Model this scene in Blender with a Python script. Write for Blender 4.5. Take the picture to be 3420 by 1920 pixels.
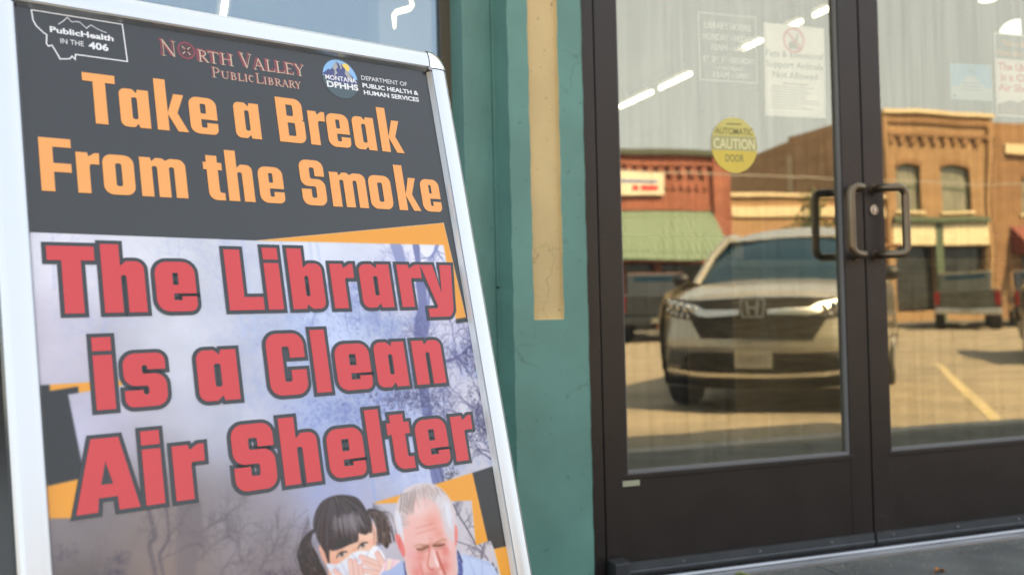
import bpy, bmesh, math, random
import numpy as np
from mathutils import Vector, Matrix
random.seed(7)
R_ = math.radians
for o in list(bpy.data.objects):
    bpy.data.objects.remove(o)
SC = bpy.context.scene
COL = SC.collection

# ------------------------------------------------------------------ camera
cam = bpy.data.cameras.new("camera")
camo = bpy.data.objects.new("camera", cam)
COL.objects.link(camo)
# right, up and back axes of the camera (yaw 19.5 deg to the right, 1.3 deg up, rolled 1.3 deg), lens about 0.77 m above the sill
camo.matrix_world = Matrix(((.942506, .01399, -.333897, 0), (-.333402, -.029218, -.942332, -2.437), (-.022939, .999475, -.022873, .772), (0, 0, 0, 1)))
cam.sensor_width = 36
cam.lens = 33.472
cam.clip_start = .05
cam.clip_end = 2000
cam.dof.use_dof = True
cam.dof.focus_distance = 1.50
cam.dof.aperture_fstop = 4.0
cam.dof.aperture_blades = 0
SC.camera = camo

# ------------------------------------------------------------------ light
SUN_EL, SUN_AZ = R_(50), R_(30)          # azimuth from +Y towards +X: the sun stands behind the library
w = bpy.data.worlds.new("World")
SC.world = w
w.use_nodes = True
nt = w.node_tree
sky = nt.nodes.new('ShaderNodeTexSky')
sky.sky_type = 'NISHITA'
sky.sun_disc = False
sky.sun_elevation = SUN_EL
sky.sun_rotation = SUN_AZ
sky.air_density = 1.0
sky.dust_density = 6.0
sky.ozone_density = 1.0
bgn = nt.nodes['Background']
bgn.inputs['Strength'].default_value = .10
# smoke layer: the clear sky fades into pale grey smoke, thick at the horizon and thinner overhead
tcw = nt.nodes.new('ShaderNodeTexCoord')
spx = nt.nodes.new('ShaderNodeSeparateXYZ'); nt.links.new(tcw.outputs['Generated'], spx.inputs[0])
mrw = nt.nodes.new('ShaderNodeMapRange'); mrw.inputs['From Min'].default_value = 0; mrw.inputs['From Max'].default_value = 1
mrw.inputs['To Min'].default_value = .92; mrw.inputs['To Max'].default_value = .55
nt.links.new(spx.outputs[2], mrw.inputs[0])
mxw = nt.nodes.new('ShaderNodeMixRGB'); mxw.inputs[2].default_value = (3.85, 4.12, 4.33, 1)
nt.links.new(mrw.outputs[0], mxw.inputs[0]); nt.links.new(sky.outputs[0], mxw.inputs[1]); nt.links.new(mxw.outputs[0], bgn.inputs[0])
sl = bpy.data.lights.new("sun", 'SUN')
sl.energy = 4.0
sl.angle = R_(.6)
sl.color = (1, .79, .52)
so = bpy.data.objects.new("sun", sl)
COL.objects.link(so)
sd = Vector((math.sin(SUN_AZ) * math.cos(SUN_EL), math.cos(SUN_AZ) * math.cos(SUN_EL), math.sin(SUN_EL)))
so.rotation_euler = sd.to_track_quat('Z', 'Y').to_euler()
so.location = (6, 10, 14)
vs = SC.view_settings
vs.view_transform = 'Standard'
vs.look = 'None'
vs.gamma = 1
vs.exposure = 2.12
SC.cycles.max_bounces = 12
SC.cycles.transparent_max_bounces = 16
SC.cycles.sample_clamp_indirect = 8
SC.cycles.use_denoising = True

# ------------------------------------------------------------------ helpers
def srgb(r, g, b):
    f = lambda c: (c / 12.92 if c <= .04045 else ((c + .055) / 1.055) ** 2.4)
    return tuple(f(c / 255) for c in (r, g, b))

def mat(name, col, rough=.6, metal=0., spec=.5, var=.0, vscale=6., vstretch=(1, 1, 1), bump=0., bscale=40., bstretch=(1, 1, 1), col2=None, emit=None, coat=0., coat_r=.1, rvar=0., detail=5.):
    """procedural material: base colour varied by noise, optional bump"""
    m = bpy.data.materials.new(name)
    m.use_nodes = True
    n = m.node_tree.nodes
    l = m.node_tree.links
    p = n['Principled BSDF']
    p.inputs['Base Color'].default_value = (*col, 1)
    p.inputs['Roughness'].default_value = rough
    p.inputs['Metallic'].default_value = metal
    p.inputs['Specular IOR Level'].default_value = spec
    if coat:
        p.inputs['Coat Weight'].default_value = coat
        p.inputs['Coat Roughness'].default_value = coat_r
    tc = n.new('ShaderNodeTexCoord')
    def noise(scale, stretch, det):
        mp = n.new('ShaderNodeMapping')
        mp.inputs['Scale'].default_value = stretch
        l.new(tc.outputs['Object'], mp.inputs[0])
        t = n.new('ShaderNodeTexNoise')
        t.inputs['Scale'].default_value = scale
        t.inputs['Detail'].default_value = det
        l.new(mp.outputs[0], t.inputs['Vector'])
        return t
    if var or col2:
        t = noise(vscale, vstretch, detail)
        cr = n.new('ShaderNodeValToRGB')
        a = col2 if col2 else tuple(c * (1 - var) for c in col)
        b = col if col2 else tuple(min(1, c * (1 + var)) for c in col)
        cr.color_ramp.elements[0].position = .35
        cr.color_ramp.elements[1].position = .65
        cr.color_ramp.elements[0].color = (*a, 1)
        cr.color_ramp.elements[1].color = (*b, 1)
        l.new(t.outputs['Fac'], cr.inputs[0])
        l.new(cr.outputs[0], p.inputs['Base Color'])
        if rvar:
            mr = n.new('ShaderNodeMapRange')
            mr.inputs['To Min'].default_value = max(0, rough - rvar)
            mr.inputs['To Max'].default_value = min(1, rough + rvar)
            l.new(t.outputs['Fac'], mr.inputs[0])
            l.new(mr.outputs[0], p.inputs['Roughness'])
    if bump:
        t2 = noise(bscale, bstretch, 6.)
        bp = n.new('ShaderNodeBump')
        bp.inputs['Strength'].default_value = 1
        bp.inputs['Distance'].default_value = bump
        l.new(t2.outputs['Fac'], bp.inputs['Height'])
        l.new(bp.outputs[0], p.inputs['Normal'])
    if emit:
        p.inputs['Emission Color'].default_value = (*emit[0], 1)
        p.inputs['Emission Strength'].default_value = emit[1]
    return m

class MB:
    """collects shapes into one mesh"""
    def __init__(s):
        s.v = []; s.f = []; s.mi = []
    def add(s, vs, fs, mi=0):
        b = len(s.v)
        s.v += [tuple(q) for q in vs]
        s.f += [[b + i for i in f] for f in fs]
        s.mi += [mi] * len(fs)
        return s
    def box(s, x0, y0, z0, x1, y1, z1, mi=0):
        v = [(x0, y0, z0), (x1, y0, z0), (x1, y1, z0), (x0, y1, z0), (x0, y0, z1), (x1, y0, z1), (x1, y1, z1), (x0, y1, z1)]
        f = [(0, 3, 2, 1), (4, 5, 6, 7), (0, 1, 5, 4), (1, 2, 6, 5), (2, 3, 7, 6), (3, 0, 4, 7)]
        return s.add(v, f, mi)
    def prism(s, poly, ax, a, b, mi=0):
        """poly in the two other axes (order xyz minus ax), extruded along ax from a to b"""
        def p3(q, t):
            l = list(q); l.insert(ax, t); return tuple(l)
        n = len(poly)
        v = [p3(q, a) for q in poly] + [p3(q, b) for q in poly]
        f = [tuple(range(n)), tuple(range(2 * n - 1, n - 1, -1))] + [(i, i + n, (i + 1) % n + n, (i + 1) % n) for i in range(n)]
        return s.add(v, f, mi)
    def cyl(s, c0, c1, r0, r1=None, n=20, mi=0, caps=True):
        r1 = r0 if r1 is None else r1
        c0, c1 = Vector(c0), Vector(c1)
        d = (c1 - c0).normalized()
        a = d.orthogonal().normalized()
        b = d.cross(a)
        v = []
        for c, r in ((c0, r0), (c1, r1)):
            for i in range(n):
                t = 2 * math.pi * i / n
                v.append(c + (a * math.cos(t) + b * math.sin(t)) * r)
        f = [(i, (i + 1) % n, (i + 1) % n + n, i + n) for i in range(n)]
        if caps:
            f += [tuple(range(n - 1, -1, -1)), tuple(range(n, 2 * n))]
        return s.add(v, f, mi)
    def tube(s, pts, r, n=12, mi=0):
        pts = [Vector(p) for p in pts]
        rs = r if isinstance(r, (list, tuple)) else [r] * len(pts)
        v = []; f = []
        a = None
        for i, p in enumerate(pts):
            d = (pts[min(i + 1, len(pts) - 1)] - pts[max(i - 1, 0)]).normalized()
            a = d.orthogonal().normalized() if a is None else (a - d * a.dot(d)).normalized()
            b = d.cross(a)
            for k in range(n):
                t = 2 * math.pi * k / n
                v.append(p + (a * math.cos(t) + b * math.sin(t)) * rs[i])
        for i in range(len(pts) - 1):
            for k in range(n):
                f.append((i * n + k, i * n + (k + 1) % n, (i + 1) * n + (k + 1) % n, (i + 1) * n + k))
        f.append(tuple(range(n - 1, -1, -1)))
        f.append(tuple(range((len(pts) - 1) * n, len(pts) * n)))
        return s.add(v, f, mi)
    def grid(s, fn, nu, nv, mi=0):
        v = [fn(i / nu, j / nv) for j in range(nv + 1) for i in range(nu + 1)]
        f = [(j * (nu + 1) + i, j * (nu + 1) + i + 1, (j + 1) * (nu + 1) + i + 1, (j + 1) * (nu + 1) + i) for j in range(nv) for i in range(nu)]
        return s.add(v, f, mi)
    def obj(s, name, m, parent=None, smooth=False, bevel=0, angle=35, fix=True, xf=None):
        me = bpy.data.meshes.new(name)
        vs_ = s.v if xf is None else [tuple(xf(*q)) for q in s.v]
        me.from_pydata(vs_, [], s.f)
        for mm in (m if isinstance(m, (list, tuple)) else [m]):
            me.materials.append(mm)
        me.polygons.foreach_set('material_index', s.mi)
        if fix:
            bm = bmesh.new(); bm.from_mesh(me)
            if smooth:
                bmesh.ops.remove_doubles(bm, verts=bm.verts, dist=1e-5)
            bmesh.ops.recalc_face_normals(bm, faces=bm.faces)
            bm.to_mesh(me); bm.free()
        if smooth:
            me.shade_smooth()
            me.set_sharp_from_angle(angle=R_(angle))
        o = bpy.data.objects.new(name, me)
        COL.objects.link(o)
        if parent:
            o.parent = parent
        if bevel:
            b = o.modifiers.new('bevel', 'BEVEL')
            b.width = bevel; b.segments = 2; b.limit_method = 'ANGLE'; b.angle_limit = R_(40)
        return o

def thing(name, label, cat, loc=(0, 0, 0), rz=0, group=None):
    o = bpy.data.objects.new(name, None)
    o.empty_display_size = .1
    COL.objects.link(o)
    o.location = loc
    o.rotation_euler = (0, 0, rz)
    o['label'] = label; o['category'] = cat
    if group: o['group'] = group
    return o
def tag(o, label, cat, group=None):
    o['label'] = label; o['category'] = cat
    if group: o['group'] = group
    return o
def struct(o):
    o['kind'] = 'structure'
    return o
def copy_tree(root, loc, rz, label, group=None):
    def cp(o, par):
        c = o.copy(); COL.objects.link(c)
        c.parent = par
        for ch in [q for q in bpy.data.objects if q.parent == o and q not in made]:
            made.add(cp(ch, c))
        return c
    made = set()
    r = cp(root, None)
    r.location = loc; r.rotation_euler = (0, 0, rz); r['label'] = label
    if group: r['group'] = group
    return r

# ---- flat shapes: contours -> filled faces through a 2-D curve (offset fattens the outline)
def flat(contours, offset=0.):
    cu = bpy.data.curves.new('tmp', 'CURVE')
    cu.dimensions = '2D'; cu.fill_mode = 'BOTH'
    for c in contours:
        sp = cu.splines.new('POLY')
        sp.points.add(len(c) - 1)
        for i, q in enumerate(c):
            sp.points[i].co = (q[0], q[1], 0, 1)
        sp.use_cyclic_u = True
    cu.offset = offset
    return from_curve(cu)
def from_curve(cu):
    o = bpy.data.objects.new('tmp', cu)
    COL.objects.link(o)
    dg = bpy.context.evaluated_depsgraph_get()
    dg.update()
    me = bpy.data.meshes.new_from_object(o.evaluated_get(dg))
    v = [(q.co.x, q.co.y) for q in me.vertices]
    f = [list(p.vertices) for p in me.polygons]
    bpy.data.objects.remove(o)
    bpy.data.curves.remove(cu)
    bpy.data.meshes.remove(me)
    return v, f
def text2d(s, x0, x1, y0, cap, bold=0., space=1.):
    """the words fitted between x0 and x1, baseline y0, capital height cap"""
    cu = bpy.data.curves.new('tmp', 'FONT')
    cu.body = s; cu.size = 1; cu.space_character = space
    cu.offset = bold; cu.resolution_u = 3
    v, f = from_curve(cu)
    xs = [q[0] for q in v]
    sx = (x1 - x0) / (max(xs) - min(xs)); mx = min(xs)
    sy = cap / (.73 + 2 * bold)
    return [(x0 + (q[0] - mx) * sx, y0 + (q[1] + bold) * sy) for q in v], f
def put(mb, vf, z, mi=0):
    mb.add([(q[0], q[1], z) for q in vf[0]], vf[1], mi)

def ribbon(pts, wd, closed=False):
    """one strip of quads of constant width along a polyline, mitred"""
    n = len(pts); L = []; Rr = []
    P = [Vector(p) for p in pts]
    for i in range(n):
        a = P[i - 1] if (i or closed) else None
        b = P[(i + 1) % n] if (i < n - 1 or closed) else None
        d1 = (P[i] - a).normalized() if a is not None else None
        d2 = (b - P[i]).normalized() if b is not None else None
        d = ((d1 or d2) + (d2 or d1))
        d = d.normalized() if d.length > 1e-6 else d1
        nn = Vector((-d.y, d.x))
        ref = d2 or d1
        k = 1 / max(.45, abs(nn.dot(Vector((-ref.y, ref.x)))))
        L.append(P[i] + nn * wd / 2 * k); Rr.append(P[i] - nn * wd / 2 * k)
    v = [tuple(q) for q in L] + [tuple(q) for q in Rr]
    m = n if closed else n - 1
    return v, [(i, (i + 1) % n, (i + 1) % n + n, i + n) for i in range(m)]

def rp(*pts, n=5):
    """polygon with a fillet radius at each corner (x, y, r)"""
    out = []
    N = len(pts)
    for i in range(N):
        p = Vector(pts[i][:2]); r = pts[i][2] if len(pts[i]) > 2 else 0
        if r <= 0:
            out.append(tuple(p)); continue
        a = Vector(pts[i - 1][:2]) - p; b = Vector(pts[(i + 1) % N][:2]) - p
        la, lb = a.length, b.length
        a.normalize(); b.normalize()
        ang = math.acos(max(-1, min(1, a.dot(b))))
        t = min(r / math.tan(ang / 2), la * .49 if la * .49 > 0 else la, lb * .49)
        p0 = p + a * t; p1 = p + b * t
        for k in range(n + 1):
            s = k / n
            # circular-ish quadratic with weight
            wq = math.sin(ang / 2)
            den = (1 - s) ** 2 + 2 * s * (1 - s) * wq + s * s
            out.append(tuple((p0 * (1 - s) ** 2 + p * (2 * s * (1 - s) * wq) + p1 * s * s) / den))
    return out

# ------------------------------------------------------------------ materials
M = {}
M['teal'] = mat('teal_paint', (.112, .250, .208), .42, var=.09, vscale=6, bump=.0016, bscale=42, bstretch=(1, 1, .35), rvar=.12)
M['yellow'] = mat('buff_paint', (.58, .43, .20), .45, var=.06, vscale=7, bump=.0012, bscale=26, bstretch=(1, 1, .5))
M['bronze'] = mat('bronze_anodised', (.035, .028, .025), .34, metal=.35, spec=.5, var=.06, vscale=9, rvar=.05)
M['bronze_edge'] = mat('dark_gasket', (.012, .012, .013), .6)
M['gasket'] = mat('grey_gasket', (.16, .16, .16), .6)
M['handle'] = mat('bronze_pull', (.16, .125, .085), .28, metal=.85, var=.08, vscale=20)
M['chrome'] = mat('chrome', (.88, .88, .88), .06, metal=1)
M['alu'] = mat('satin_aluminium', (.63, .645, .66), .30, metal=.95, var=.025, vscale=2.5, rvar=.02)
M['alu_sill'] = mat('aluminium_sill', (.42, .43, .45), .32, metal=.9, var=.12, vscale=14, vstretch=(.3, 4, 4), rvar=.1)
M['concrete'] = mat('concrete', (.140, .142, .132), .88, var=.22, vscale=5, bump=.003, bscale=70, col2=(.088, .090, .084), detail=9)
M['asphalt'] = mat('asphalt', (.30, .25, .175), .9, col2=(.21, .18, .13), vscale=.9, vstretch=(1, 1.6, 1), bump=.004, bscale=60, detail=9)
M['kerb'] = mat('kerb_concrete', (.30, .29, .27), .85, var=.1, vscale=4)
M['line'] = mat('yellow_line_paint', (.52, .43, .22), .7, col2=(.37, .31, .20), vscale=5, detail=9)
M['ground'] = mat('dry_ground', (.16, .14, .10), .95, var=.2, vscale=.3)
M['dark'] = mat('dark_tile', (.03, .034, .036), .45, var=.15, vscale=8)
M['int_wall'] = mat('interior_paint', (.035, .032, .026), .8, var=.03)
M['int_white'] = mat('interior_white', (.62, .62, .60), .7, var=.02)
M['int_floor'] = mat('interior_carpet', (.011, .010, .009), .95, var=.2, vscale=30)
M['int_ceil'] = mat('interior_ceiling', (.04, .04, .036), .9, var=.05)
M['wood'] = mat('counter_wood', (.62, .43, .20), .5, var=.18, vscale=5, vstretch=(1, 1, 8))
M['tube'] = mat('lamp_tube', (.9, .9, .85), .4, emit=((1, .86, .58), 4.2))
M['bulb'] = mat('warm_bulb', (.9, .85, .7), .4, emit=((1, .80, .42), 1.6))
M['globe'] = mat('lamp_shade', (.9, .9, .86), .4, emit=((1, .93, .80), .45))
M['paper'] = mat('white_paper', (.92, .93, .92), .7, var=.015, vscale=12)
M['ink'] = mat('black_ink', (.03, .03, .035), .6)
M['ink_red'] = mat('red_ink', (.62, .06, .07), .6)
M['ink_blue'] = mat('blue_ink', (.10, .16, .40), .6)
M['vinyl'] = mat('white_vinyl', (.75, .77, .75), .5)
M['rubber'] = mat('tyre_rubber', (.018, .018, .018), .8, var=.1, vscale=30)
M['black'] = mat('black_plastic', (.015, .015, .016), .5)
M['leafdry'] = mat('dry_leaf', (.36, .13, .03), .7, var=.3, vscale=60)
M['leafgreen'] = mat('yellow_green_leaf', (.22, .24, .07), .7, var=.3, vscale=60)

def glass_mat(name, refl, tint, gcol, streak=.13, ripple=.00045, dirt=.03):
    """coated shop glass: part mirror, part see-through, with faint vertical wipe streaks"""
    m = bpy.data.materials.new(name); m.use_nodes = True
    n = m.node_tree.nodes; l = m.node_tree.links
    for q in list(n): n.remove(q)
    out = n.new('ShaderNodeOutputMaterial')
    gl = n.new('ShaderNodeBsdfGlossy'); gl.inputs['Color'].default_value = (*gcol, 1); gl.inputs['Roughness'].default_value = 0.0
    tr = n.new('ShaderNodeBsdfTransparent'); tr.inputs['Color'].default_value = (*tint, 1)
    df = n.new('ShaderNodeBsdfDiffuse'); df.inputs['Color'].default_value = (.6, .6, .55, 1)
    tc = n.new('ShaderNodeTexCoord')
    mp = n.new('ShaderNodeMapping'); mp.inputs['Scale'].default_value = (1, 1, .035)
    nz = n.new('ShaderNodeTexNoise'); nz.inputs['Scale'].default_value = 58; nz.inputs['Detail'].default_value = 4
    l.new(tc.outputs['Object'], mp.inputs[0]); l.new(mp.outputs[0], nz.inputs['Vector'])
    fr = n.new('ShaderNodeFresnel'); fr.inputs['IOR'].default_value = 1.5
    mr = n.new('ShaderNodeMapRange')
    mr.inputs['From Min'].default_value = .3; mr.inputs['From Max'].default_value = .7
    mr.inputs['To Min'].default_value = refl * (1 - streak); mr.inputs['To Max'].default_value = refl * (1 + streak)
    l.new(nz.outputs['Fac'], mr.inputs[0])
    ad = n.new('ShaderNodeMath'); ad.operation = 'ADD'; ad.use_clamp = True
    l.new(mr.outputs[0], ad.inputs[0]); l.new(fr.outputs[0], ad.inputs[1])
    mx = n.new('ShaderNodeMixShader')
    l.new(ad.outputs[0], mx.inputs[0]); l.new(tr.outputs[0], mx.inputs[1]); l.new(gl.outputs[0], mx.inputs[2])
    mr2 = n.new('ShaderNodeMapRange')
    mr2.inputs['From Min'].default_value = .35; mr2.inputs['From Max'].default_value = .75
    mr2.inputs['To Min'].default_value = dirt * .3; mr2.inputs['To Max'].default_value = dirt
    l.new(nz.outputs['Fac'], mr2.inputs[0])
    mx2 = n.new('ShaderNodeMixShader')
    l.new(mr2.outputs[0], mx2.inputs[0]); l.new(mx.outputs[0], mx2.inputs[1]); l.new(df.outputs[0], mx2.inputs[2])
    l.new(mx2.outputs[0], out.inputs[0])
    nb = n.new('ShaderNodeTexNoise'); nb.inputs['Scale'].default_value = 3.0; nb.inputs['Detail'].default_value = 1
    l.new(tc.outputs['Object'], nb.inputs['Vector'])
    bp = n.new('ShaderNodeBump'); bp.inputs['Distance'].default_value = ripple
    l.new(nb.outputs['Fac'], bp.inputs['Height'])
    l.new(bp.outputs[0], gl.inputs['Normal'])
    return m
def add_wear(m, dark, amt, scale=7., chips=.0, cscale=70., width=.018):
    """thin cracks and small chips in old paint"""
    n = m.node_tree.nodes; l = m.node_tree.links
    p = n['Principled BSDF']
    src = p.inputs['Base Color'].links[0].from_socket if p.inputs['Base Color'].links else None
    tc = n.new('ShaderNodeTexCoord')
    wz = n.new('ShaderNodeTexNoise'); wz.inputs['Scale'].default_value = 9; wz.inputs['Detail'].default_value = 4
    l.new(tc.outputs['Object'], wz.inputs['Vector'])
    av = n.new('ShaderNodeMixRGB'); av.inputs[0].default_value = .12
    l.new(tc.outputs['Object'], av.inputs[1]); l.new(wz.outputs['Color'], av.inputs[2])
    vo = n.new('ShaderNodeTexVoronoi'); vo.feature = 'DISTANCE_TO_EDGE'; vo.inputs['Scale'].default_value = scale
    l.new(av.outputs[0], vo.inputs['Vector'])
    m1 = n.new('ShaderNodeMapRange'); m1.inputs['From Min'].default_value = 0; m1.inputs['From Max'].default_value = width; m1.inputs['To Min'].default_value = 1; m1.inputs['To Max'].default_value = 0
    l.new(vo.outputs['Distance'], m1.inputs[0])
    k = n.new('ShaderNodeTexNoise'); k.inputs['Scale'].default_value = 4; k.inputs['Detail'].default_value = 3
    l.new(tc.outputs['Object'], k.inputs['Vector'])
    m2 = n.new('ShaderNodeMapRange'); m2.inputs['From Min'].default_value = .52; m2.inputs['From Max'].default_value = .66
    l.new(k.outputs['Fac'], m2.inputs[0])
    mu = n.new('ShaderNodeMath'); mu.operation = 'MULTIPLY'; l.new(m1.outputs[0], mu.inputs[0]); l.new(m2.outputs[0], mu.inputs[1])
    c = n.new('ShaderNodeTexNoise'); c.inputs['Scale'].default_value = cscale; c.inputs['Detail'].default_value = 2
    l.new(tc.outputs['Object'], c.inputs['Vector'])
    m3 = n.new('ShaderNodeMapRange'); m3.inputs['From Min'].default_value = .70; m3.inputs['From Max'].default_value = .74; m3.inputs['To Max'].default_value = chips
    l.new(c.outputs['Fac'], m3.inputs[0])
    mx_ = n.new('ShaderNodeMath'); mx_.operation = 'MAXIMUM'; l.new(mu.outputs[0], mx_.inputs[0]); l.new(m3.outputs[0], mx_.inputs[1])
    mm_ = n.new('ShaderNodeMath'); mm_.operation = 'MULTIPLY'; mm_.inputs[1].default_value = amt; l.new(mx_.outputs[0], mm_.inputs[0])
    fin = n.new('ShaderNodeMixRGB'); l.new(mm_.outputs[0], fin.inputs[0])
    if src: l.new(src, fin.inputs[1])
    else: fin.inputs[1].default_value = p.inputs['Base Color'].default_value
    fin.inputs[2].default_value = (*dark, 1)
    l.new(fin.outputs[0], p.inputs['Base Color'])
add_wear(M['teal'], (.035, .075, .065), .55, 8, .8, 60)
add_wear(M['yellow'], (.16, .10, .05), .7, 9, .9, 75)
add_wear(M['bronze'], (.16, .15, .14), .30, 5, 1., 150, .004)
add_wear(M['concrete'], (.04, .04, .035), .6, 2.2, .8, 130, .010)
add_wear(M['asphalt'], (.06, .05, .04), .6, .5, .5, 20, .012)
M['glass'] = glass_mat('door_glass', .30, (.98, .98, .94), (1, .93, .72))
M['glass_w'] = glass_mat('window_glass', .24, (.85, .9, .94), (.66, .84, 1), streak=.02, dirt=.015)

cg = bpy.data.materials.new('clear_glass_back'); cg.use_nodes = True
for q in list(cg.node_tree.nodes): cg.node_tree.nodes.remove(q)
a_, b_ = cg.node_tree.nodes.new('ShaderNodeBsdfTransparent'), cg.node_tree.nodes.new('ShaderNodeOutputMaterial')
cg.node_tree.links.new(a_.outputs[0], b_.inputs[0])
gb = bpy.data.materials.new('inner_glass_face'); gb.use_nodes = True
n_, l_ = gb.node_tree.nodes, gb.node_tree.links
for q in list(n_): n_.remove(q)
o_ = n_.new('ShaderNodeOutputMaterial'); x_ = n_.new('ShaderNodeMixShader'); x_.inputs[0].default_value = .07
t_n = n_.new('ShaderNodeBsdfTransparent'); g_n = n_.new('ShaderNodeBsdfGlossy'); g_n.inputs['Roughness'].default_value = 0; g_n.inputs['Color'].default_value = (1, .95, .82, 1)
z_ = n_.new('ShaderNodeTexNoise'); z_.inputs['Scale'].default_value = 2.1; z_.inputs['Detail'].default_value = 1
c_ = n_.new('ShaderNodeTexCoord'); u_ = n_.new('ShaderNodeBump'); u_.inputs['Distance'].default_value = .0006
l_.new(c_.outputs['Object'], z_.inputs['Vector']); l_.new(z_.outputs['Fac'], u_.inputs['Height']); l_.new(u_.outputs[0], g_n.inputs['Normal'])
l_.new(t_n.outputs[0], x_.inputs[1]); l_.new(g_n.outputs[0], x_.inputs[2]); l_.new(x_.outputs[0], o_.inputs[0])
def pane(name, x0, y0, z0, x1, y1, z1, m, parent):
    o = MB().box(x0, y0, z0, x1, y1, z1).obj(name, [m, cg, gb], parent)
    for p in o.data.polygons: p.material_index = 0 if p.normal.y < -.5 else 2 if p.normal.y > .5 else 1
    return o
def brick_mat(name, c1, c2, mortar, scale=1.0):
    m = bpy.data.materials.new(name); m.use_nodes = True
    n = m.node_tree.nodes; l = m.node_tree.links
    p = n['Principled BSDF']; p.inputs['Roughness'].default_value = .9
    tc = n.new('ShaderNodeTexCoord')
    sx = n.new('ShaderNodeSeparateXYZ'); l.new(tc.outputs['Object'], sx.inputs[0])
    ad = n.new('ShaderNodeMath'); ad.operation = 'ADD'
    l.new(sx.outputs[0], ad.inputs[0]); l.new(sx.outputs[1], ad.inputs[1])
    cb = n.new('ShaderNodeCombineXYZ'); l.new(ad.outputs[0], cb.inputs[0]); l.new(sx.outputs[2], cb.inputs[1])
    b = n.new('ShaderNodeTexBrick')
    b.inputs['Scale'].default_value = 4.2 * scale
    b.inputs['Color1'].default_value = (*c1, 1); b.inputs['Color2'].default_value = (*c2, 1); b.inputs['Mortar'].default_value = (*mortar, 1)
    b.inputs['Mortar Size'].default_value = .012; b.inputs['Brick Width'].default_value = .9; b.inputs['Row Height'].default_value = .3
    l.new(cb.outputs[0], b.inputs['Vector'])
    nz = n.new('ShaderNodeTexNoise'); nz.inputs['Scale'].default_value = 1.0; nz.inputs['Detail'].default_value = 7
    mpb = n.new('ShaderNodeMapping'); mpb.inputs['Scale'].default_value = (.5, .5, 2.6)
    l.new(tc.outputs['Object'], mpb.inputs[0]); l.new(mpb.outputs[0], nz.inputs['Vector'])
    mp = n.new('ShaderNodeMapRange'); mp.inputs['To Min'].default_value = .62; mp.inputs['To Max'].default_value = 1.42
    l.new(nz.outputs['Fac'], mp.inputs[0])
    mx = n.new('ShaderNodeVectorMath'); mx.operation = 'SCALE'
    l.new(b.outputs['Color'], mx.inputs[0]); l.new(mp.outputs[0], mx.inputs['Scale'])
    l.new(mx.outputs[0], p.inputs['Base Color'])
    return m
M['brick_red'] = brick_mat('red_brick', (.33, .115, .07), (.25, .085, .055), (.29, .17, .13))
M['brick_tan'] = brick_mat('tan_brick', (.36, .225, .115), (.30, .18, .09), (.36, .27, .17))
M['brick_brown'] = brick_mat('brown_brick', (.29, .165, .08), (.235, .13, .065), (.28, .19, .11))
M['brick_side_bright'] = brick_mat('brightened_side_brick', (.50, .30, .15), (.40, .235, .115), (.42, .30, .19))  # tan brick made paler, imitating light on the unlit side wall
M['cream'] = mat('cream_paint', (.66, .55, .36), .7, var=.08, vscale=3)
M['green_metal'] = mat('green_metal_roof', (.135, .205, .14), .5, var=.05)
M['green_trim'] = mat('green_trim', (.10, .14, .09), .6, var=.05)
M['win_dark'] = mat('dark_window_pane', (.03, .032, .03), .08, var=.3, vscale=2)
M['win_pale'] = mat('curtained_pane', (.24, .24, .19), .25, var=.25, vscale=3, vstretch=(3, 3, .4))
M['sign_white'] = mat('white_sign', (.70, .66, .52), .6, var=.04)
M['red_awn'] = mat('red_awning', (.20, .05, .035), .7, var=.08)
M['roof'] = mat('flat_roof', (.10, .10, .10), .9)
M['bark'] = mat('bark', (.10, .075, .05), .9, var=.25, vscale=20)
M['leaf'] = mat('foliage', (.085, .12, .03), .7, var=.45, vscale=3)
M['pole'] = mat('galvanised_pole', (.45, .45, .42), .5, metal=.4)
M['cable'] = mat('cable', (.42, .40, .36), .6)

# ================================================================== THE PLACE
# ------------------------------------------------------------------ ground, pavement, road
struct(MB().add([(-900, -900, -.34), (900, -900, -.34), (900, 900, -.34), (-900, 900, -.34)], [(0, 1, 2, 3)]).obj('ground', M['ground']))
pv = MB()
for i in range(-12, 24):                                # slabs with a joint between them
    pv.box(i * 1.5 + .3, -1.20, -.2, i * 1.5 + 1.795, .0, -.015)
    pv.box(i * 1.5 + .3, -2.15, -.2, i * 1.5 + 1.795, -1.205, -.015)
pv.box(-18, -2.15, -.3, 36, .0, -.021)
struct(pv.obj('pavement', M['concrete']))
struct(MB().box(-60, -2.31, -.32, 90, -2.155, -.013).obj('kerb', M['kerb'], bevel=.015))
struct(MB().grid(lambda u, v: (-120 + 260 * u, -2.31 - 22.19 * v, -.165), 2, 21).obj('road', M['asphalt']))
struct(MB().box(-120, -28.02, -.33, 140, -24.5, -.09).obj('far_pavement', M['concrete']))
ml = MB()
dx, dy = .645, -.764
for k in (0, 1, 2, 3):
    x0, y0 = 5.55 + k * 3.9, -2.75
    px, py = -dy * .048, dx * .048
    P0 = (x0, y0); P1 = (x0 + dx * 7.4, y0 + dy * 7.4)
    def rz_(y): return -.161
    N = 12
    for i in range(N):
        a = [P0[j] + (P1[j] - P0[j]) * i / N for j in (0, 1)]
        b = [P0[j] + (P1[j] - P0[j]) * (i + 1) / N for j in (0, 1)]
        ml.add([(a[0] - px, a[1] - py, rz_(a[1])), (a[0] + px, a[1] + py, rz_(a[1])), (b[0] + px, b[1] + py, rz_(b[1])), (b[0] - px, b[1] - py, rz_(b[1]))], [(0, 1, 2, 3)])
struct(ml.obj('parking_lines', M['line']))

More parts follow.
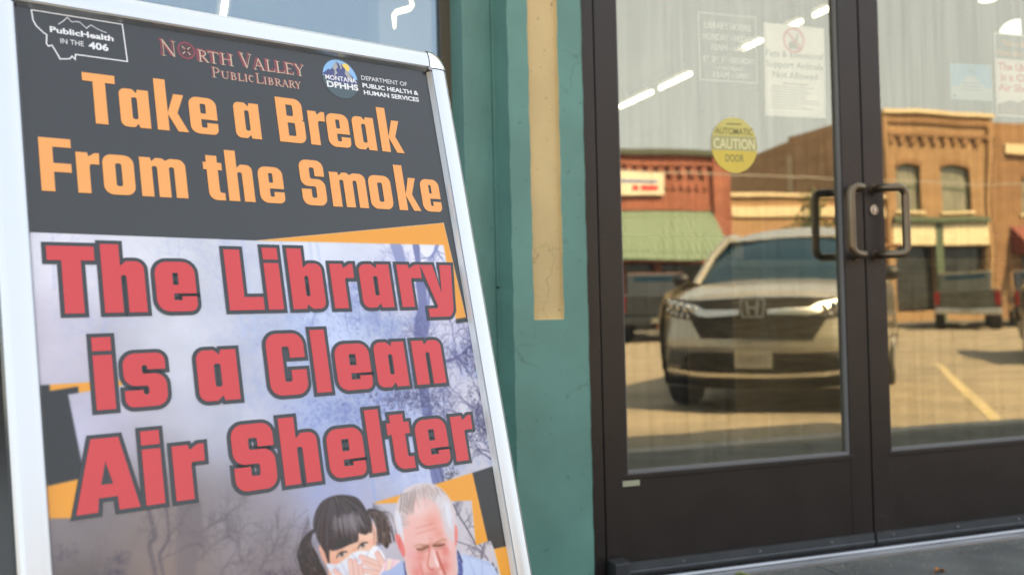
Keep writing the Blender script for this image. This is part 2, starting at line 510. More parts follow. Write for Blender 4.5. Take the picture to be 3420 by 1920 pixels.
# ------------------------------------------------------------------ the library front
LIB = thing('library_building', 'teal painted library front with bronze double glass doors and a display window', 'building', (0, 0, 0))
DX0, DXM, DX1 = 1.127, 2.039, 2.951          # door leaves
HEAD = 2.16
wl = MB()
wl.box(-4.0, -.02, 2.75, 6.9, .25, 4.96)                       # wall above the openings
wl.box(2.99, -.02, -.02, 6.9, .25, 2.75)                       # right of the doors
wl.box(.838, .02, HEAD + .56, 2.99, .25, 2.75)
wl.box(-4.0, -.02, -.02, -2.6, .25, 2.75)
wl.box(-4.0, .25, -.02, -3.8, 12, 4.9); wl.box(6.7, .25, -.02, 6.9, 12, 4.9); wl.box(-4, 12, -.02, 6.9, 12.2, 4.9)
wl.obj('wall', M['teal'], LIB)
MB().box(-3.8, .25, 4.7, 6.7, 12, 4.85).obj('roof', M['roof'], LIB)
# pilaster with sunk buff panel; edges slightly wavy like old thick paint
pl = MB()
zt = 2.75; zy = .742; xa, xb, xc, xd = .845, .903, .989, 1.064
yf, yr = -.06, -.049
def wav(z, k, a=.0008): return a * (math.sin(z * 31 + k) + .6 * math.sin(z * 83 + 2 * k) + .22 * math.sin(z * 197 + 3.1 * k) + .12 * math.sin(z * 411 + 5 * k))
nz_ = 420
zs = [-.02 + (zt + .02) * i / nz_ for i in range(nz_ + 1)]
def strip(mb, fx0, fx1, y0, y1, z0=-.02, z1=zt, n=nz_):
    mb.grid(lambda u, v: ((fx0, fx1)[int(u)](z0 + (z1 - z0) * v), (y0, y1)[int(u)], z0 + (z1 - z0) * v), 1, n)
strip(pl, lambda z: xa + wav(z, 1, .001), lambda z: xb + wav(z, 2), yf, yf)
strip(pl, lambda z: xc + wav(z, 3), lambda z: xd - .006 + wav(z, 4), yf, yf)
strip(pl, lambda z: xd - .006 + wav(z, 4), lambda z: xd + wav(z, 4), yf, yf + .007)
strip(pl, lambda z: xd + wav(z, 4), lambda z: xd + wav(z, 4), yf + .007, .05)
strip(pl, lambda z: xa - .002, lambda z: xa + wav(z, 1, .001), .048, yf)
pl.grid(lambda u, v: (xb + (xc - xb) * u + (wav(-.02 + (zy + .02) * v, 2) * (1 - u) + wav(-.02 + (zy + .02) * v, 3) * u) * (1 if v < 1 else 1), yf, -.02 + (zy + .02) * v), 1, 60)
pl.obj('pilaster', M['teal'], LIB, smooth=True, angle=30)
yp = MB()
strip(yp, lambda z: xb + .004, lambda z: xc - .004, yr, yr, zy + .004, zt, 300)
strip(yp, lambda z: xb + wav(z, 2), lambda z: xb + .004, yf, yr, zy, zt, 300)
strip(yp, lambda z: xc - .004, lambda z: xc + wav(z, 3), yr, yf, zy, zt, 300)
yp.add([(xb + wav(zy, 2), yf, zy), (xc + wav(zy, 3), yf, zy), (xc - .004, yr, zy + .004), (xb + .004, yr, zy + .004)], [(0, 1, 2, 3)])
yp.obj('sunk_panel', M['yellow'], LIB)
MB().box(.753, .05, -.02, .836, .25, zt).obj('window_post', M['teal'], LIB, bevel=.003)
cr = MB()
cr.box(.8361, .046, -.02, .8429, .06, .83); cr.box(.8361, .047, .835, .8429, .06, zt)
cr.obj('caulk_joint', M['teal'], LIB)
# display window
DW = MB()
DW.box(-2.6, .155, .46, .725, .215, .52); DW.box(-2.6, .155, 2.69, .725, .215, 2.75); DW.box(-2.6, .155, .52, -2.56, .215, 2.69)
dw = DW.obj('display_window', M['bronze'], LIB, bevel=.002)
MB().box(.725, .165, -.02, .753, .235, zt).obj('side_strip', mat('brown_strip', (.085, .062, .036), .5, var=.2, vscale=9, vstretch=(1, 1, .2)), dw)
pane('pane', -2.56, .185, .52, .725, .191, 2.69, M['glass_w'], dw)
MB().box(-2.6, .12, -.02, .725, .25, .455).obj('window_bulkhead', M['dark'], LIB)
# door frame
df = MB()
df.box(1.07, .0, -.012, 1.1235, .11, HEAD); df.box(2.9545, .0, -.012, 2.99, .11, HEAD); df.box(1.1235, .0, HEAD - .025, 2.9545, .11, HEAD + .03)
df.box(1.07, .0, HEAD + .53, 2.99, .11, HEAD + .56); df.box(1.07, .0, HEAD, 1.10, .11, HEAD + .53); df.box(2.96, .0, HEAD, 2.99, .11, HEAD + .53)
dfo = df.obj('door_frame', M['bronze'], LIB, bevel=.0025)
pane('transom_pane', 1.10, .05, HEAD + .03, 2.96, .056, HEAD + .53, M['glass'], dfo)
MB().box(1.1225, .02, -.005, 1.1285, .05, HEAD - .03).obj('weather_strip', M['bronze_edge'], dfo)
sill = MB()
sill.prism([(-.034, -.0145), (-.033, -.007), (-.0225, -.001), (-.022, .0045), (-.0165, .0095), (-.008, .0105), (.10, .0105), (.10, -.0145)], 0, 1.07, 2.99)
sill.obj('threshold', M['alu_sill'], LIB)
def make_door(x0, x1, meet_right, name='door'):
    """one leaf: stiles and rails (the part), with pane, gasket, pull handle, sweep below as its pieces"""
    sl_, sr_ = (.071, .075)
    zb, zt_ = .299, HEAD - .11
    d = MB()
    yb, yd = .0, .044
    if not meet_right: sl_, sr_ = sr_, sl_
    d.box(x0, yb, .016, x0 + sl_, yd, HEAD - .03); d.box(x1 - sr_, yb, .016, x1, yd, HEAD - .03)
    d.box(x0 + sl_, yb, zt_, x1 - sr_, yd, HEAD - .03)
    d.box(x0 + sl_ - .0, yb + .0015, .016, x1 - sr_, yd, .285)        # kick panel, set back a hair
    d.box(x0 + sl_ - .012, yb - .0022, .285, x1 - sr_ + .012, yd - .003, .299)    # glazing stop
    o = d.obj(name, M['bronze'], LIB, bevel=.0016)
    pane('pane', x0 + sl_ - .004, .020, zb - .004, x1 - sr_ + .004, .026, zt_ + .004, M['glass'], o)
    g = MB()
    gx0, gx1 = x0 + sl_, x1 - sr_
    g.box(gx0, .006, zb, gx1, .0195, zb + .009); g.box(gx0, .006, zt_ - .008, gx1, .0195, zt_)
    g.box(gx1 - .006, .006, zb + .009, gx1, .0195, zt_ - .008); g.box(gx0, .006, zb + .009, gx0 + .004, .0195, zt_ - .008)
    g.obj('gasket', M['gasket'], o)
    s = MB()
    s.box(x0 + .002, -.007, .0255, x1 - .002, -.0005, .054)
    s.prism([(-.009, .0215), (-.011, .028), (-.0075, .031), (-.001, .0255), (-.001, .0215)], 0, x0 + .002, x1 - .002)
    s.obj('sweep', mat('sweep_' + name, (.075, .08, .085), .45, metal=.4, var=.12, vscale=12), o)
    b = MB()
    b.box(x0 + .002, -.004, .014, x1 - .002, .004, .0215)
    b.obj('brush_seal', M['black'], o)
    for k in range(4):
        xr = x0 + (.238 if meet_right else .066) + k * .2555
        if xr < x1 - .02:
            MB().cyl((xr, -.006, .0415), (xr, -.0095, .0415), .0042, .003, 12).obj('rivet', M['chrome'], o)
    # D pull, offset over the glass
    xm = x1 - .034 if meet_right else x0 + .034
    sgn_ = -1 if meet_right else 1
    wo = sgn_ * .066
    zt2, zb2 = 1.122, .915
    pr, rr = .066, .026
    path = []
    path.append((xm, .0, zt2))
    for t in range(0, 91, 15):
        a = R_(t); path.append((xm + wo * .30 * (1 - math.cos(a)), -(pr - rr) * (.45 + .55 * math.sin(a)) - rr * .6 * math.sin(a), zt2))
    for t in range(0, 91, 15):
        a = R_(t); path.append((xm + wo - sgn_ * rr * (1 - math.sin(a)), -pr, zt2 - rr * (1 - math.cos(a))))
    for t in range(0, 91, 15):
        a = R_(t); path.append((xm + wo - sgn_ * rr * (1 - math.cos(a)), -pr, zb2 + rr * (1 - math.sin(a))))
    for t in range(90, -1, -15):
        a = R_(t); path.append((xm + wo * .30 * (1 - math.cos(a)), -(pr - rr) * (.45 + .55 * math.sin(a)) - rr * .6 * math.sin(a), zb2))
    path.append((xm, .0, zb2))
    h = MB().tube(path, .0125, 16)
    for zz in (zt2, zb2):
        h.cyl((xm, .001, zz), (xm, -.006, zz), .018, .016, 20)
    h.obj('handle', M['handle'], o, smooth=True)
    hb = MB()                                            # push bar on the inner side
    hb.box(x0 + .05, .085, .985, x1 - .05, .11, 1.03); hb.box(x0 + .03, .044, .99, x0 + .06, .11, 1.025); hb.box(x1 - .06, .044, .99, x1 - .03, .11, 1.025)
    hb.obj('push_bar', M['bronze'], o)
    return o
d1 = make_door(DX0, DXM - .0025, True)
d2 = make_door(DXM + .0035, DX1, False)
lk = MB().cyl((2.075, .001, 1.058), (2.075, -.007, 1.058), .0165, .0155, 28).cyl((2.075, -.007, 1.058), (2.075, -.011, 1.058), .0105, .009, 24).box(2.0738, -.0118, 1.052, 2.0762, -.0105, 1.064)
lk.obj('lock', mat('lock_steel', (.6, .58, .57), .22, metal=1), d2, smooth=True)
lb = MB()
lb.box(1.179, -.0032, .2665, 1.2325, -.0018, .2825)
lbo = lb.obj('maker_label', mat('beige_label', (.36, .36, .24), .6, var=.06, vscale=60), d1, bevel=.0012)
# low guard block at the foot of the left jamb
gp = thing('door_guard_block', 'small black guard block standing by the door jamb next to the teal pilaster', 'guard block', (1.145, -.045, -.014))
MB().prism([(-.026, -.028), (.004, -.028), (.018, -.022), (.024, -.010), (.024, .034), (-.026, .034)], 2, 0, .088).obj('post', mat('guard_black', (.035, .037, .038), .42, var=.1, vscale=20), gp, bevel=.003)
MB().box(-.034, -.036, 0, .032, .044, .006).obj('base_plate', M['bronze_edge'], gp)

# ------------------------------------------------------------------ inside the library
lbulb = thing('spiral_bulb', 'small glowing curved bulb hanging before the white column behind the display window', 'light bulb', (.985, 1.72, 2.125))
MB().tube([(.035, 0, .05), (.045, .005, .03), (.03, .01, .012), (.0, .005, 0), (-.03, -.005, -.012), (-.045, -.01, -.03), (-.042, 0, -.06), (-.04, .005, -.085)], [.004, .007, .010, .011, .010, .008, .005, .003], 10).obj('bulb', M['bulb'], lbulb, smooth=True)
MB().cyl((.035, 0, .05), (.035, 0, 1.214), .003, n=8).obj('cord', M['black'], lbulb)
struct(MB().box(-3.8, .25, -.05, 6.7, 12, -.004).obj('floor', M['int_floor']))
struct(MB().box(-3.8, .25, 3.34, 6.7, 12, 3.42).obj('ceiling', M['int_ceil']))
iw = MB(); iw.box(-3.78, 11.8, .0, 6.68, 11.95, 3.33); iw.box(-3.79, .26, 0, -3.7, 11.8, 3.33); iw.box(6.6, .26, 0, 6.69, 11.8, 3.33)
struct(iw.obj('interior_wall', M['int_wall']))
struct(MB().box(.93, 2.0, 0, 1.19, 2.24, 3.33).obj('interior_column', M['int_white'], bevel=.005))
tubes = [(4.05, 4.24, 'short'), (4.42, 4.62, 'a'), (4.66, 4.9, 'a'), (5.02, 5.33, 'a'), (6.30, 6.96, 'b'), (7.16, 7.97, 'b')]
LL = ['short lit tube light above the white notice, nearest the door stile', 'lit tube light peeking over the top of the white notice', 'lit tube light directly behind the white notice', 'lit tube light between the hours lettering and the white notice', 'upper of the two long lit tubes beside the hours lettering', 'lowest and longest lit tube, beside the door jamb']
for (y0, y1, k), lab in zip(tubes, LL):
    t = thing('ceiling_light', lab, 'ceiling light', (5.14, (y0 + y1) / 2, 3.2), group='tube lights on the library ceiling')
    L2 = (y1 - y0) / 2
    MB().cyl((0, -L2, 0), (0, L2, 0), .016, n=16).obj('lamp_tube', M['tube'], t, smooth=True)
    MB().box(-.05, -L2, .036, .05, L2, .07).obj('fixture_body', M['int_ceil'], t)
    for q in (-1, 1): MB().cyl((0, q * L2 * .6, .07), (0, q * L2 * .6, .139), .006, n=8).obj('hanger', M['pole'], t)
for (x, y, z, lab) in ((.40, 5.3, 3.2, 'lit tube light behind the display window above the sandwich board'), (2.5, 1.3, 3.2, 'added unseen tube light brightening the end of the counter with the cream post'), (3.7, 1.3, 3.2, 'added unseen tube light brightening the middle of the wooden counter'), (4.9, 1.3, 3.2, 'added unseen tube light brightening the far end of the wooden counter')):  # the three over the counter are added out of view to brighten it
    t = thing('ceiling_light', lab, 'ceiling light', (x, y, z), group='tube lights on the library ceiling')
    MB().cyl((0, -.55, 0), (0, .55, 0), .016, n=16).obj('lamp_tube', M['tube'], t, smooth=True)
    MB().box(-.05, -.55, .036, .05, .55, .07).obj('fixture_body', M['int_ceil'], t)
    [MB().cyl((0, q, .07), (0, q, .139), .006, n=8).obj('hanger', M['pole'], t) for q in (-.3, .3)]
for x, y, z, r, lab in ((4.90, 2.0, 2.40, .095, 'white dome pendant lamp just above the small poster'), (5.0, 2.3, 2.70, .055, 'white pendant lamp higher up than the one above the small poster')):
    t = thing('pendant_lamp', lab, 'pendant lamp', (x, y, z), group='pendant lamps in the library')
    sh = MB()
    sh.grid(lambda u, v: (r * math.sin(v * 1.5) * math.cos(u * 6.2832), r * math.sin(v * 1.5) * math.sin(u * 6.2832), r * .8 * math.cos(v * 1.5)), 24, 8)
    sh.obj('lamp_shade', M['globe'], t, smooth=True)
    MB().cyl((0, 0, r * .8), (0, 0, 3.339 - z), .006, n=8).obj('cord', M['black'], t)
ct = thing('reception_counter', 'long brown wooden counter inside the library behind the doors', 'counter', (2.83, 2.0, -.004))
MB().box(0, .0, 0, 3.4, .5, .97).obj('body', M['wood'], ct, bevel=.004)
MB().box(-.02, -.03, .97, 3.42, .54, 1.012).obj('counter_top', mat('counter_top', (.62, .54, .38), .4, var=.1), ct, bevel=.004)
vp = MB().box(2.83, 1.96, 1.012, 2.88, 2.0, 1.18)
tag(vp.obj('counter_post', M['cream']), 'short cream upright post standing on the end of the wooden counter', 'post')

# ------------------------------------------------------------------ sandwich board
LEAN = R_(14.2105); SYAW = R_(18.6539)
PTL = Vector((.3839 - .947465 * .5898, -.9905 - .319861 * .5898, 1.1549))     # poster top left corner, in the place
n_h = Vector((-math.sin(SYAW), math.cos(SYAW)))
drop = 1.1549 + .016
foot = PTL.to_2d() - n_h * math.tan(LEAN) * drop
SB = thing('sandwich_board', 'tall silver A-frame sandwich board with a smoke shelter poster, on the pavement by the doors', 'sandwich board', (foot.x, foot.y, -.016), SYAW)
HL = drop / math.cos(LEAN)                     # length along the slope from the foot line up to v = 0
cl_, sl_ = math.cos(LEAN), math.sin(LEAN)
def bd(u, v, n):
    """board plane (u right, v up from the poster top, n out, metres) -> the board's own axes"""
    t = HL + v
    return (u, t * sl_ - n * cl_, t * cl_ + n * sl_)
PW, PT, PB = .580, -.0095, -.8955
PROF = [(0, .0005), (.0036, .0088), (.0040, .0072), (.0056, .0070), (.0061, .0094), (.011, .0106), (.020, .0108), (.028, .0094), (.0325, .0070), (.0350, .0035), (.0355, -.004), (.0355, -.012), (.002, -.012)]
def rail(name, a, b, out):
    """snap rail from a to b (u, v), its profile growing towards 'out'"""
    m = MB()
    k = len(PROF)
    vs_ = []
    for (u, v) in (a, b):
        for (o_, h_) in PROF:
            vs_.append((u + out[0] * o_, v + out[1] * o_, h_))
    fs = [(i, (i + 1) % k, (i + 1) % k + k, i + k) for i in range(k)] + [tuple(range(k)), tuple(range(2 * k - 1, k - 1, -1))]
    m.add(vs_, fs)
    return m.obj(name, M['alu'], SB, smooth=True, angle=18, xf=bd)
c0 = .0036
rail('frame_rail', (-c0 + .0018, PT), (PW + c0 - .0018, PT), (0, 1))
rail('frame_rail', (-c0 + .0018, PB), (PW + c0 - .0018, PB), (0, -1))
rail('frame_rail', (0, PB - c0 + .0018), (0, PT + c0 - .0018), (-1, 0))
rail('frame_rail', (PW, PB - c0 + .0018), (PW, PT + c0 - .0018), (1, 0))
for cx, cy, a0 in ((PW + c0, PT + c0, 0), (-c0, PT + c0, 90), (-c0, PB - c0, 180), (PW + c0, PB - c0, 270)):
    m = MB()
    prof = [(.0004, .0086), (.004, .0096), (.010, .0108), (.018, .0109), (.025, .0098), (.030, .0072), (.0325, .002), (.033, -.012), (.0004, -.012)]
    k = len(prof)
    na = 14
    vs_ = [(cx + o_ * math.cos(R_(a0 + 90 * i / na)), cy + o_ * math.sin(R_(a0 + 90 * i / na)), h_) for i in range(na + 1) for o_, h_ in prof]
    fs = [(i * k + j, i * k + (j + 1) % k, (i + 1) * k + (j + 1) % k, (i + 1) * k + j) for i in range(na) for j in range(k)]
    fs += [tuple(range(k)), tuple(range((na + 1) * k - 1, na * k - 1, -1))]
    m.add(vs_, fs)
    m.obj('corner_cap', M['chrome'], SB, smooth=True, angle=40, xf=bd)
for cx, cy, a0 in ((PW + c0, PT + c0, 0), (-c0, PT + c0, 90), (-c0, PB - c0, 180), (PW + c0, PB - c0, 270)):
    q = MB(); q.prism([(cx - .004 * (1 if a0 in (0, 270) else -1), cy - .004 * (1 if a0 < 180 else -1))] + [(cx + .0312 * math.cos(R_(a0 + t)), cy + .0312 * math.sin(R_(a0 + t))) for t in range(-4, 95, 7)], 2, -.010, .0052)
    q.obj('corner_core', M['black'], SB, xf=bd)
pin = MB(); pin.cyl((PW + c0 - .001, PT + c0 - .001, .004), (PW + c0 - .001, PT + c0 - .001, .0102), .0042, .0034, 14)
pin.obj('corner_pin', mat('pin_steel', (.30, .28, .27), .3, metal=.9), SB, smooth=True, xf=bd)
bp_ = MB(); bp_.box(-.003, PB - .003, -.0115, PW + .003, PT + .003, -.004)
bp_.obj('back_panel', M['black'], SB, xf=bd)
lg = None
for u in (-.022, PW + .004):
    m = MB(); m.box(u, -HL + .002, -.010, u + .018, PB - .0395, .004); m.obj('leg', M['alu'], SB, xf=bd, bevel=.002)
# rear frame, leaning the other way from the hinge
top_t = HL + .024
def bk(u, t, n):
    y0 = 2 * (top_t * sl_) + .035
    return (u, y0 - t * sl_ + n * cl_, t * cl_ + n * sl_)
rf = MB()
for u in (-.022, PW + .004):
    rf.box(u, .002, -.006, u + .018, top_t - .03, .006)
rf.box(-.003, .25, -.005, PW + .003, top_t - .05, .005)
rf.obj('rear_frame', M['alu'], SB, xf=bk, bevel=.002)
for u in (.08, PW - .12):
    yy = top_t * sl_; MB().box(u, yy + .012, top_t * cl_ - .02, u + .04, yy + .030, top_t * cl_ - .004).obj('hinge', M['chrome'], SB)

# ---- the poster: printed sheet behind a semi-gloss cover
def poster_mat(name, col=None, attr=False):
    m = bpy.data.materials.new(name); m.use_nodes = True
    n = m.node_tree.nodes; l = m.node_tree.links
    p = n['Principled BSDF']
    p.inputs['Roughness'].default_value = .22
    p.inputs['Specular IOR Level'].default_value = .48
    p.inputs['Coat Weight'].default_value = .40
    p.inputs['Coat Roughness'].default_value = .12
    if attr:
        a = n.new('ShaderNodeAttribute'); a.attribute_name = 'print'
        l.new(a.outputs['Color'], p.inputs['Base Color'])
    else:
        p.inputs['Base Color'].default_value = (*col, 1)
    tc = n.new('ShaderNodeTexCoord')
    mp = n.new('ShaderNodeMapping'); mp.inputs['Rotation'].default_value = (.5, .2, .35); mp.inputs['Scale'].default_value = (1, 2, 2)
    nz = n.new('ShaderNodeTexNoise'); nz.inputs['Scale'].default_value = 9; nz.inputs['Detail'].default_value = 7
    bp = n.new('ShaderNodeBump'); bp.inputs['Distance'].default_value = .0005
    l.new(tc.outputs['Object'], mp.inputs[0]); l.new(mp.outputs[0], nz.inputs['Vector']); l.new(nz.outputs['Fac'], bp.inputs['Height'])
    l.new(bp.outputs[0], p.inputs['Normal']); l.new(bp.outputs[0], p.inputs['Coat Normal'])
    return m
K_DARK = srgb(44, 47, 50); K_OR = (.86, .36, .085); K_RED = (.60, .034, .040)
M['p_dark'] = poster_mat('print_charcoal', K_DARK)
M['p_orange'] = poster_mat('print_orange', K_OR)
M['p_red'] = poster_mat('print_red', K_RED)
M['p_outline'] = poster_mat('print_outline', srgb(42, 46, 50))
M['p_white'] = poster_mat('print_white', (.78, .79, .82))
M['p_cream'] = poster_mat('print_cream', (.62, .47, .34))
M['p_maroon'] = poster_mat('print_maroon', (.22, .035, .05))
M['p_sky'] = poster_mat('print_light_blue', (.24, .47, .80))
M['p_navy'] = poster_mat('print_navy', (.05, .06, .20))
M['p_grey'] = poster_mat('print_grey', (.36, .37, .37))
M['p_sun'] = poster_mat('print_sun', (.85, .62, .10))
M['p_disc'] = poster_mat('print_disc', srgb(66, 84, 92))
mm = lambda vf: ([(q[0] / 1000, q[1] / 1000) for q in vf[0]], vf[1])

# the printed photograph, painted on a fine grid (burnt trees in smoke, a girl and a man coughing)
def paint():
    px = .8
    U0, V0 = -4., -250.
    Wp, Hp = int(588 / px) + 1, int(650 / px) + 1
    uu, vv = np.meshgrid(U0 + np.arange(Wp) * px, V0 - np.arange(Hp) * px)
    rng = np.random.default_rng(5)
    ctrl = [(10,-310,222,222,236),(150,-310,225,228,240),(350,-310,222,228,246),(540,-310,232,232,246),(10,-420,205,200,216),(150,-440,215,218,232),(350,-420,192,206,240),(540,-440,206,206,228),
            (40,-520,190,188,210),(200,-520,205,208,226),(330,-540,172,186,228),(450,-540,184,194,230),(560,-560,218,214,226),(20,-620,132,122,124),(120,-640,144,130,126),(220,-640,152,144,152),(330,-625,172,177,214),(450,-630,192,200,230),
            (20,-690,100,92,90),(110,-690,140,122,113),(220,-690,144,134,136),(390,-690,192,188,206),(540,-690,208,201,207),(100,-760,112,97,96),(250,-760,126,113,116),(100,-880,82,72,72),(350,-880,112,102,102),(560,-800,216,211,216)]
    num = np.zeros((Hp, Wp, 3)); den = np.zeros((Hp, Wp))
    for u, v, r, g, b in ctrl:
        w_ = 1 / ((uu - u) ** 2 + (vv - v) ** 2 + 900) ** 1.6
        num += w_[..., None] * np.array([r, g, b]); den += w_
    img = num / den[..., None]
    def vnoise(sc, sy=1.):
        gh, gw = int(Hp * px / sc / sy) + 3, int(Wp * px / sc) + 3
        g = rng.random((gh, gw))
        fy = np.arange(Hp) * px / sc / sy; fx = np.arange(Wp) * px / sc
        iy, ix = fy.astype(int), fx.astype(int)
        ty = fy - iy; tx = fx - ix
        ty = (ty * ty * (3 - 2 * ty))[:, None]; tx = (tx * tx * (3 - 2 * tx))[None]
        a = g[np.ix_(iy, ix)]; b = g[np.ix_(iy, ix + 1)]; c = g[np.ix_(iy + 1, ix)]; d = g[np.ix_(iy + 1, ix + 1)]
        return (a * (1 - tx) + b * tx) * (1 - ty) + (c * (1 - tx) + d * tx) * ty
    fog = sum(vnoise(s) * k for s, k in ((90, .45), (40, .27), (18, .16), (8, .08), (3, .04))) - .5
    img *= (1 + .20 * fog)[..., None]
    # blue foliage haze, mottled, upper right half
    mott = sum(vnoise(s) * k for s, k in ((26, .4), (10, .3), (4, .3)))
    zone = np.clip((uu - 150) / 200, 0, 1) * np.clip((vv + 700) / 120, 0, 1) * np.clip((-300 - vv) / 60, 0, 1)
    k = np.clip((mott - .5) * 4, 0, 1) * zone * .55
    img = img * (1 - k[..., None]) + np.array([150, 168, 218.]) * k[..., None]
    def region(x0, x1, y0, y1):
        i0 = max(0, int((V0 - y1) / px)); i1 = min(Hp, int((V0 - y0) / px) + 2)
        j0 = max(0, int((x0 - U0) / px)); j1 = min(Wp, int((x1 - U0) / px) + 2)
        return i0, i1, j0, j1
    def blend(sl, al, col):
        i0, i1, j0, j1 = sl
        if i1 <= i0 or j1 <= j0: return
        c = np.asarray(col, float)
        img[i0:i1, j0:j1] = img[i0:i1, j0:j1] * (1 - al[..., None]) + c * al[..., None]
    def seg(a, b, r0, r1, col, al=1., soft=.7):
        R = max(r0, r1) + soft + 1
        s = region(min(a[0], b[0]) - R, max(a[0], b[0]) + R, min(a[1], b[1]) - R, max(a[1], b[1]) + R)
        i0, i1, j0, j1 = s
        if i1 <= i0 or j1 <= j0: return
        X = uu[i0:i1, j0:j1] - a[0]; Y = vv[i0:i1, j0:j1] - a[1]
        dx, dy = b[0] - a[0], b[1] - a[1]
        t = np.clip((X * dx + Y * dy) / (dx * dx + dy * dy + 1e-9), 0, 1)
        d = np.hypot(X - t * dx, Y - t * dy) - (r0 + (r1 - r0) * t)
        blend(s, np.clip(.5 - d / (2 * soft), 0, 1) * al, col)
    def spline(pts, n=5, closed=True):
        P = np.array(pts, float); N = len(P); o = []
        for i in range(N if closed else N - 1):
            if closed: p0, p1, p2, p3 = P[i - 1], P[i], P[(i + 1) % N], P[(i + 2) % N]
            else: p0, p1, p2, p3 = P[max(i - 1, 0)], P[i], P[i + 1], P[min(i + 2, N - 1)]
            for q in range(n):
                t = q / n
                o.append(.5 * (2 * p1 + (p2 - p0) * t + (2 * p0 - 5 * p1 + 4 * p2 - p3) * t * t + (3 * p1 - p0 - 3 * p2 + p3) * t ** 3))
        if not closed: o.append(P[-1])
        return np.array(o)
    def mask(pts, soft=.7, sp=4):
        P = spline(pts, sp) if sp else np.array(pts, float)
        s = region(P[:, 0].min() - 3 - soft, P[:, 0].max() + 3 + soft, P[:, 1].min() - 3 - soft, P[:, 1].max() + 3 + soft)
        i0, i1, j0, j1 = s
        X = uu[i0:i1, j0:j1]; Y = vv[i0:i1, j0:j1]
        ins = np.zeros(X.shape, bool); D = np.full(X.shape, 1e9)
        for q in range(len(P)):
            a = P[q - 1]; b = P[q]
            c = ((a[1] > Y) != (b[1] > Y)) & (X < (b[0] - a[0]) * (Y - a[1]) / (b[1] - a[1] + 1e-12) + a[0])
            ins ^= c
            dx, dy = b - a
            t = np.clip(((X - a[0]) * dx + (Y - a[1]) * dy) / (dx * dx + dy * dy + 1e-12), 0, 1)
            D = np.minimum(D, np.hypot(X - a[0] - t * dx, Y - a[1] - t * dy))
        return s, np.clip(.5 + np.where(ins, D, -D) / (2 * soft), 0, 1)
    def poly(pts, col, soft=.7, al=1., sp=4, grad=None):
        s, a = mask(pts, soft, sp)
        i0, i1, j0, j1 = s
        c = np.asarray(col, float)
        if grad is not None:
            (gx, gy), (hx, hy), c2 = grad
            t = ((uu[i0:i1, j0:j1] - gx) * (hx - gx) + (vv[i0:i1, j0:j1] - gy) * (hy - gy)) / ((hx - gx) ** 2 + (hy - gy) ** 2)
            t = np.clip(t, 0, 1)[..., None]
            c = c * (1 - t) + np.array(c2, float) * t
        blend(s, a * al, c)
        return s, a
    def blob(cx, cy, rx, ry, col, al, rot=0.):
        s = region(cx - 2.2 * max(rx, ry), cx + 2.2 * max(rx, ry), cy - 2.2 * max(rx, ry), cy + 2.2 * max(rx, ry))
        i0, i1, j0, j1 = s
        X = uu[i0:i1, j0:j1] - cx; Y = vv[i0:i1, j0:j1] - cy
        c, n_ = math.cos(rot), math.sin(rot)
        d = ((X * c + Y * n_) / rx) ** 2 + ((Y * c - X * n_) / ry) ** 2
        blend(s, np.exp(-d * 1.2) * al, col)
    rr = random.Random(11)
    def branch(x, y, ang, ln, r, col, al, depth, up=.0, wig=.5):
        n = 4
        for i in range(n):
            ang += rr.uniform(-wig, wig) * .5
            nx, ny = x + math.cos(ang) * ln / n, y + math.sin(ang) * ln / n
            seg((x, y), (nx, ny), r, r * .86, col, al, .6)
            x, y, r = nx, ny, r * .86
            if depth and rr.random() < .75:
                branch(x, y, ang + rr.choice((-1, 1)) * rr.uniform(.4, 1.1), ln * rr.uniform(.5, .8), r * .6, col, al, depth - 1, up, wig)
        if depth: branch(x, y, ang + rr.uniform(-.5, .5), ln * .7, r * .75, col, al, depth - 1, up, wig)
    far = (172, 184, 222)
    for x, y in ((20, -300), (60, -420), (160, -330), (215, -310), (238, -330), (250, -440), (300, -430), (390, -420), (420, -430), (350, -520), (390, -540), (300, -560)):
        branch(x, y - 60, rr.uniform(1.2, 1.9), 60, 1.6, far, .38, 4)
    for x in (228, 246, 300, 342, 352):
        seg((x, -295), (x + rr.uniform(-8, 8), -420), 2.2, 3, (186, 200, 234), .45, 1.5)
    seg((386, -600), (384, -760), 2.0, 2.4, (160, 175, 220), .6, .8)
    mid = (128, 136, 186)
    poly([(467,-294),(485,-294),(489,-322),(494,-360),(480,-372),(474,-330)], mid, 1., .75)
    poly([(505,-294),(516,-294),(514,-320),(515,-345),(517,-357),(514,-381),(513,-412),(503,-436),(494,-470),(493,-516),(494,-560),(495,-640),(476,-640),(477,-560),(477,-515),(482,-440),(487,-411),(498,-385),(500,-351),(505,-320)], (112, 118, 168), 1., .9)
    branch(548, -294, -1.9, 26, 3.2, (135, 142, 190), .9, 2)
    branch(512, -392, 1.0, 40, 3, mid, .8, 3)
    for x, y, a in ((430, -420, 1.5), (450, -400, 1.9), (445, -440, 1.2), (400, -410, 1.4), (380, -420, 1.7), (330, -410, 1.3), (500, -360, 2.2), (470, -520, 2.2), (450, -540, 1.6)):
        branch(x, y, a, 34, 1.1, (140, 150, 200), .6, 4)
    dk = (84, 82, 122)
    for q in range(26):
        branch(rr.uniform(505, 580), rr.uniform(-600, -440), rr.uniform(.6, 2.6), rr.uniform(18, 34), rr.uniform(.6, 1.3), dk, .62, 3)
    branch(520, -470, .15, 60, 2.4, (96, 92, 140), .85, 3)
    branch(540, -590, .95, 26, 1.6, (84, 84, 120), .85, 3); branch(586, -628, 1.75, 40, 2.2, (70, 68, 98), .9, 3)
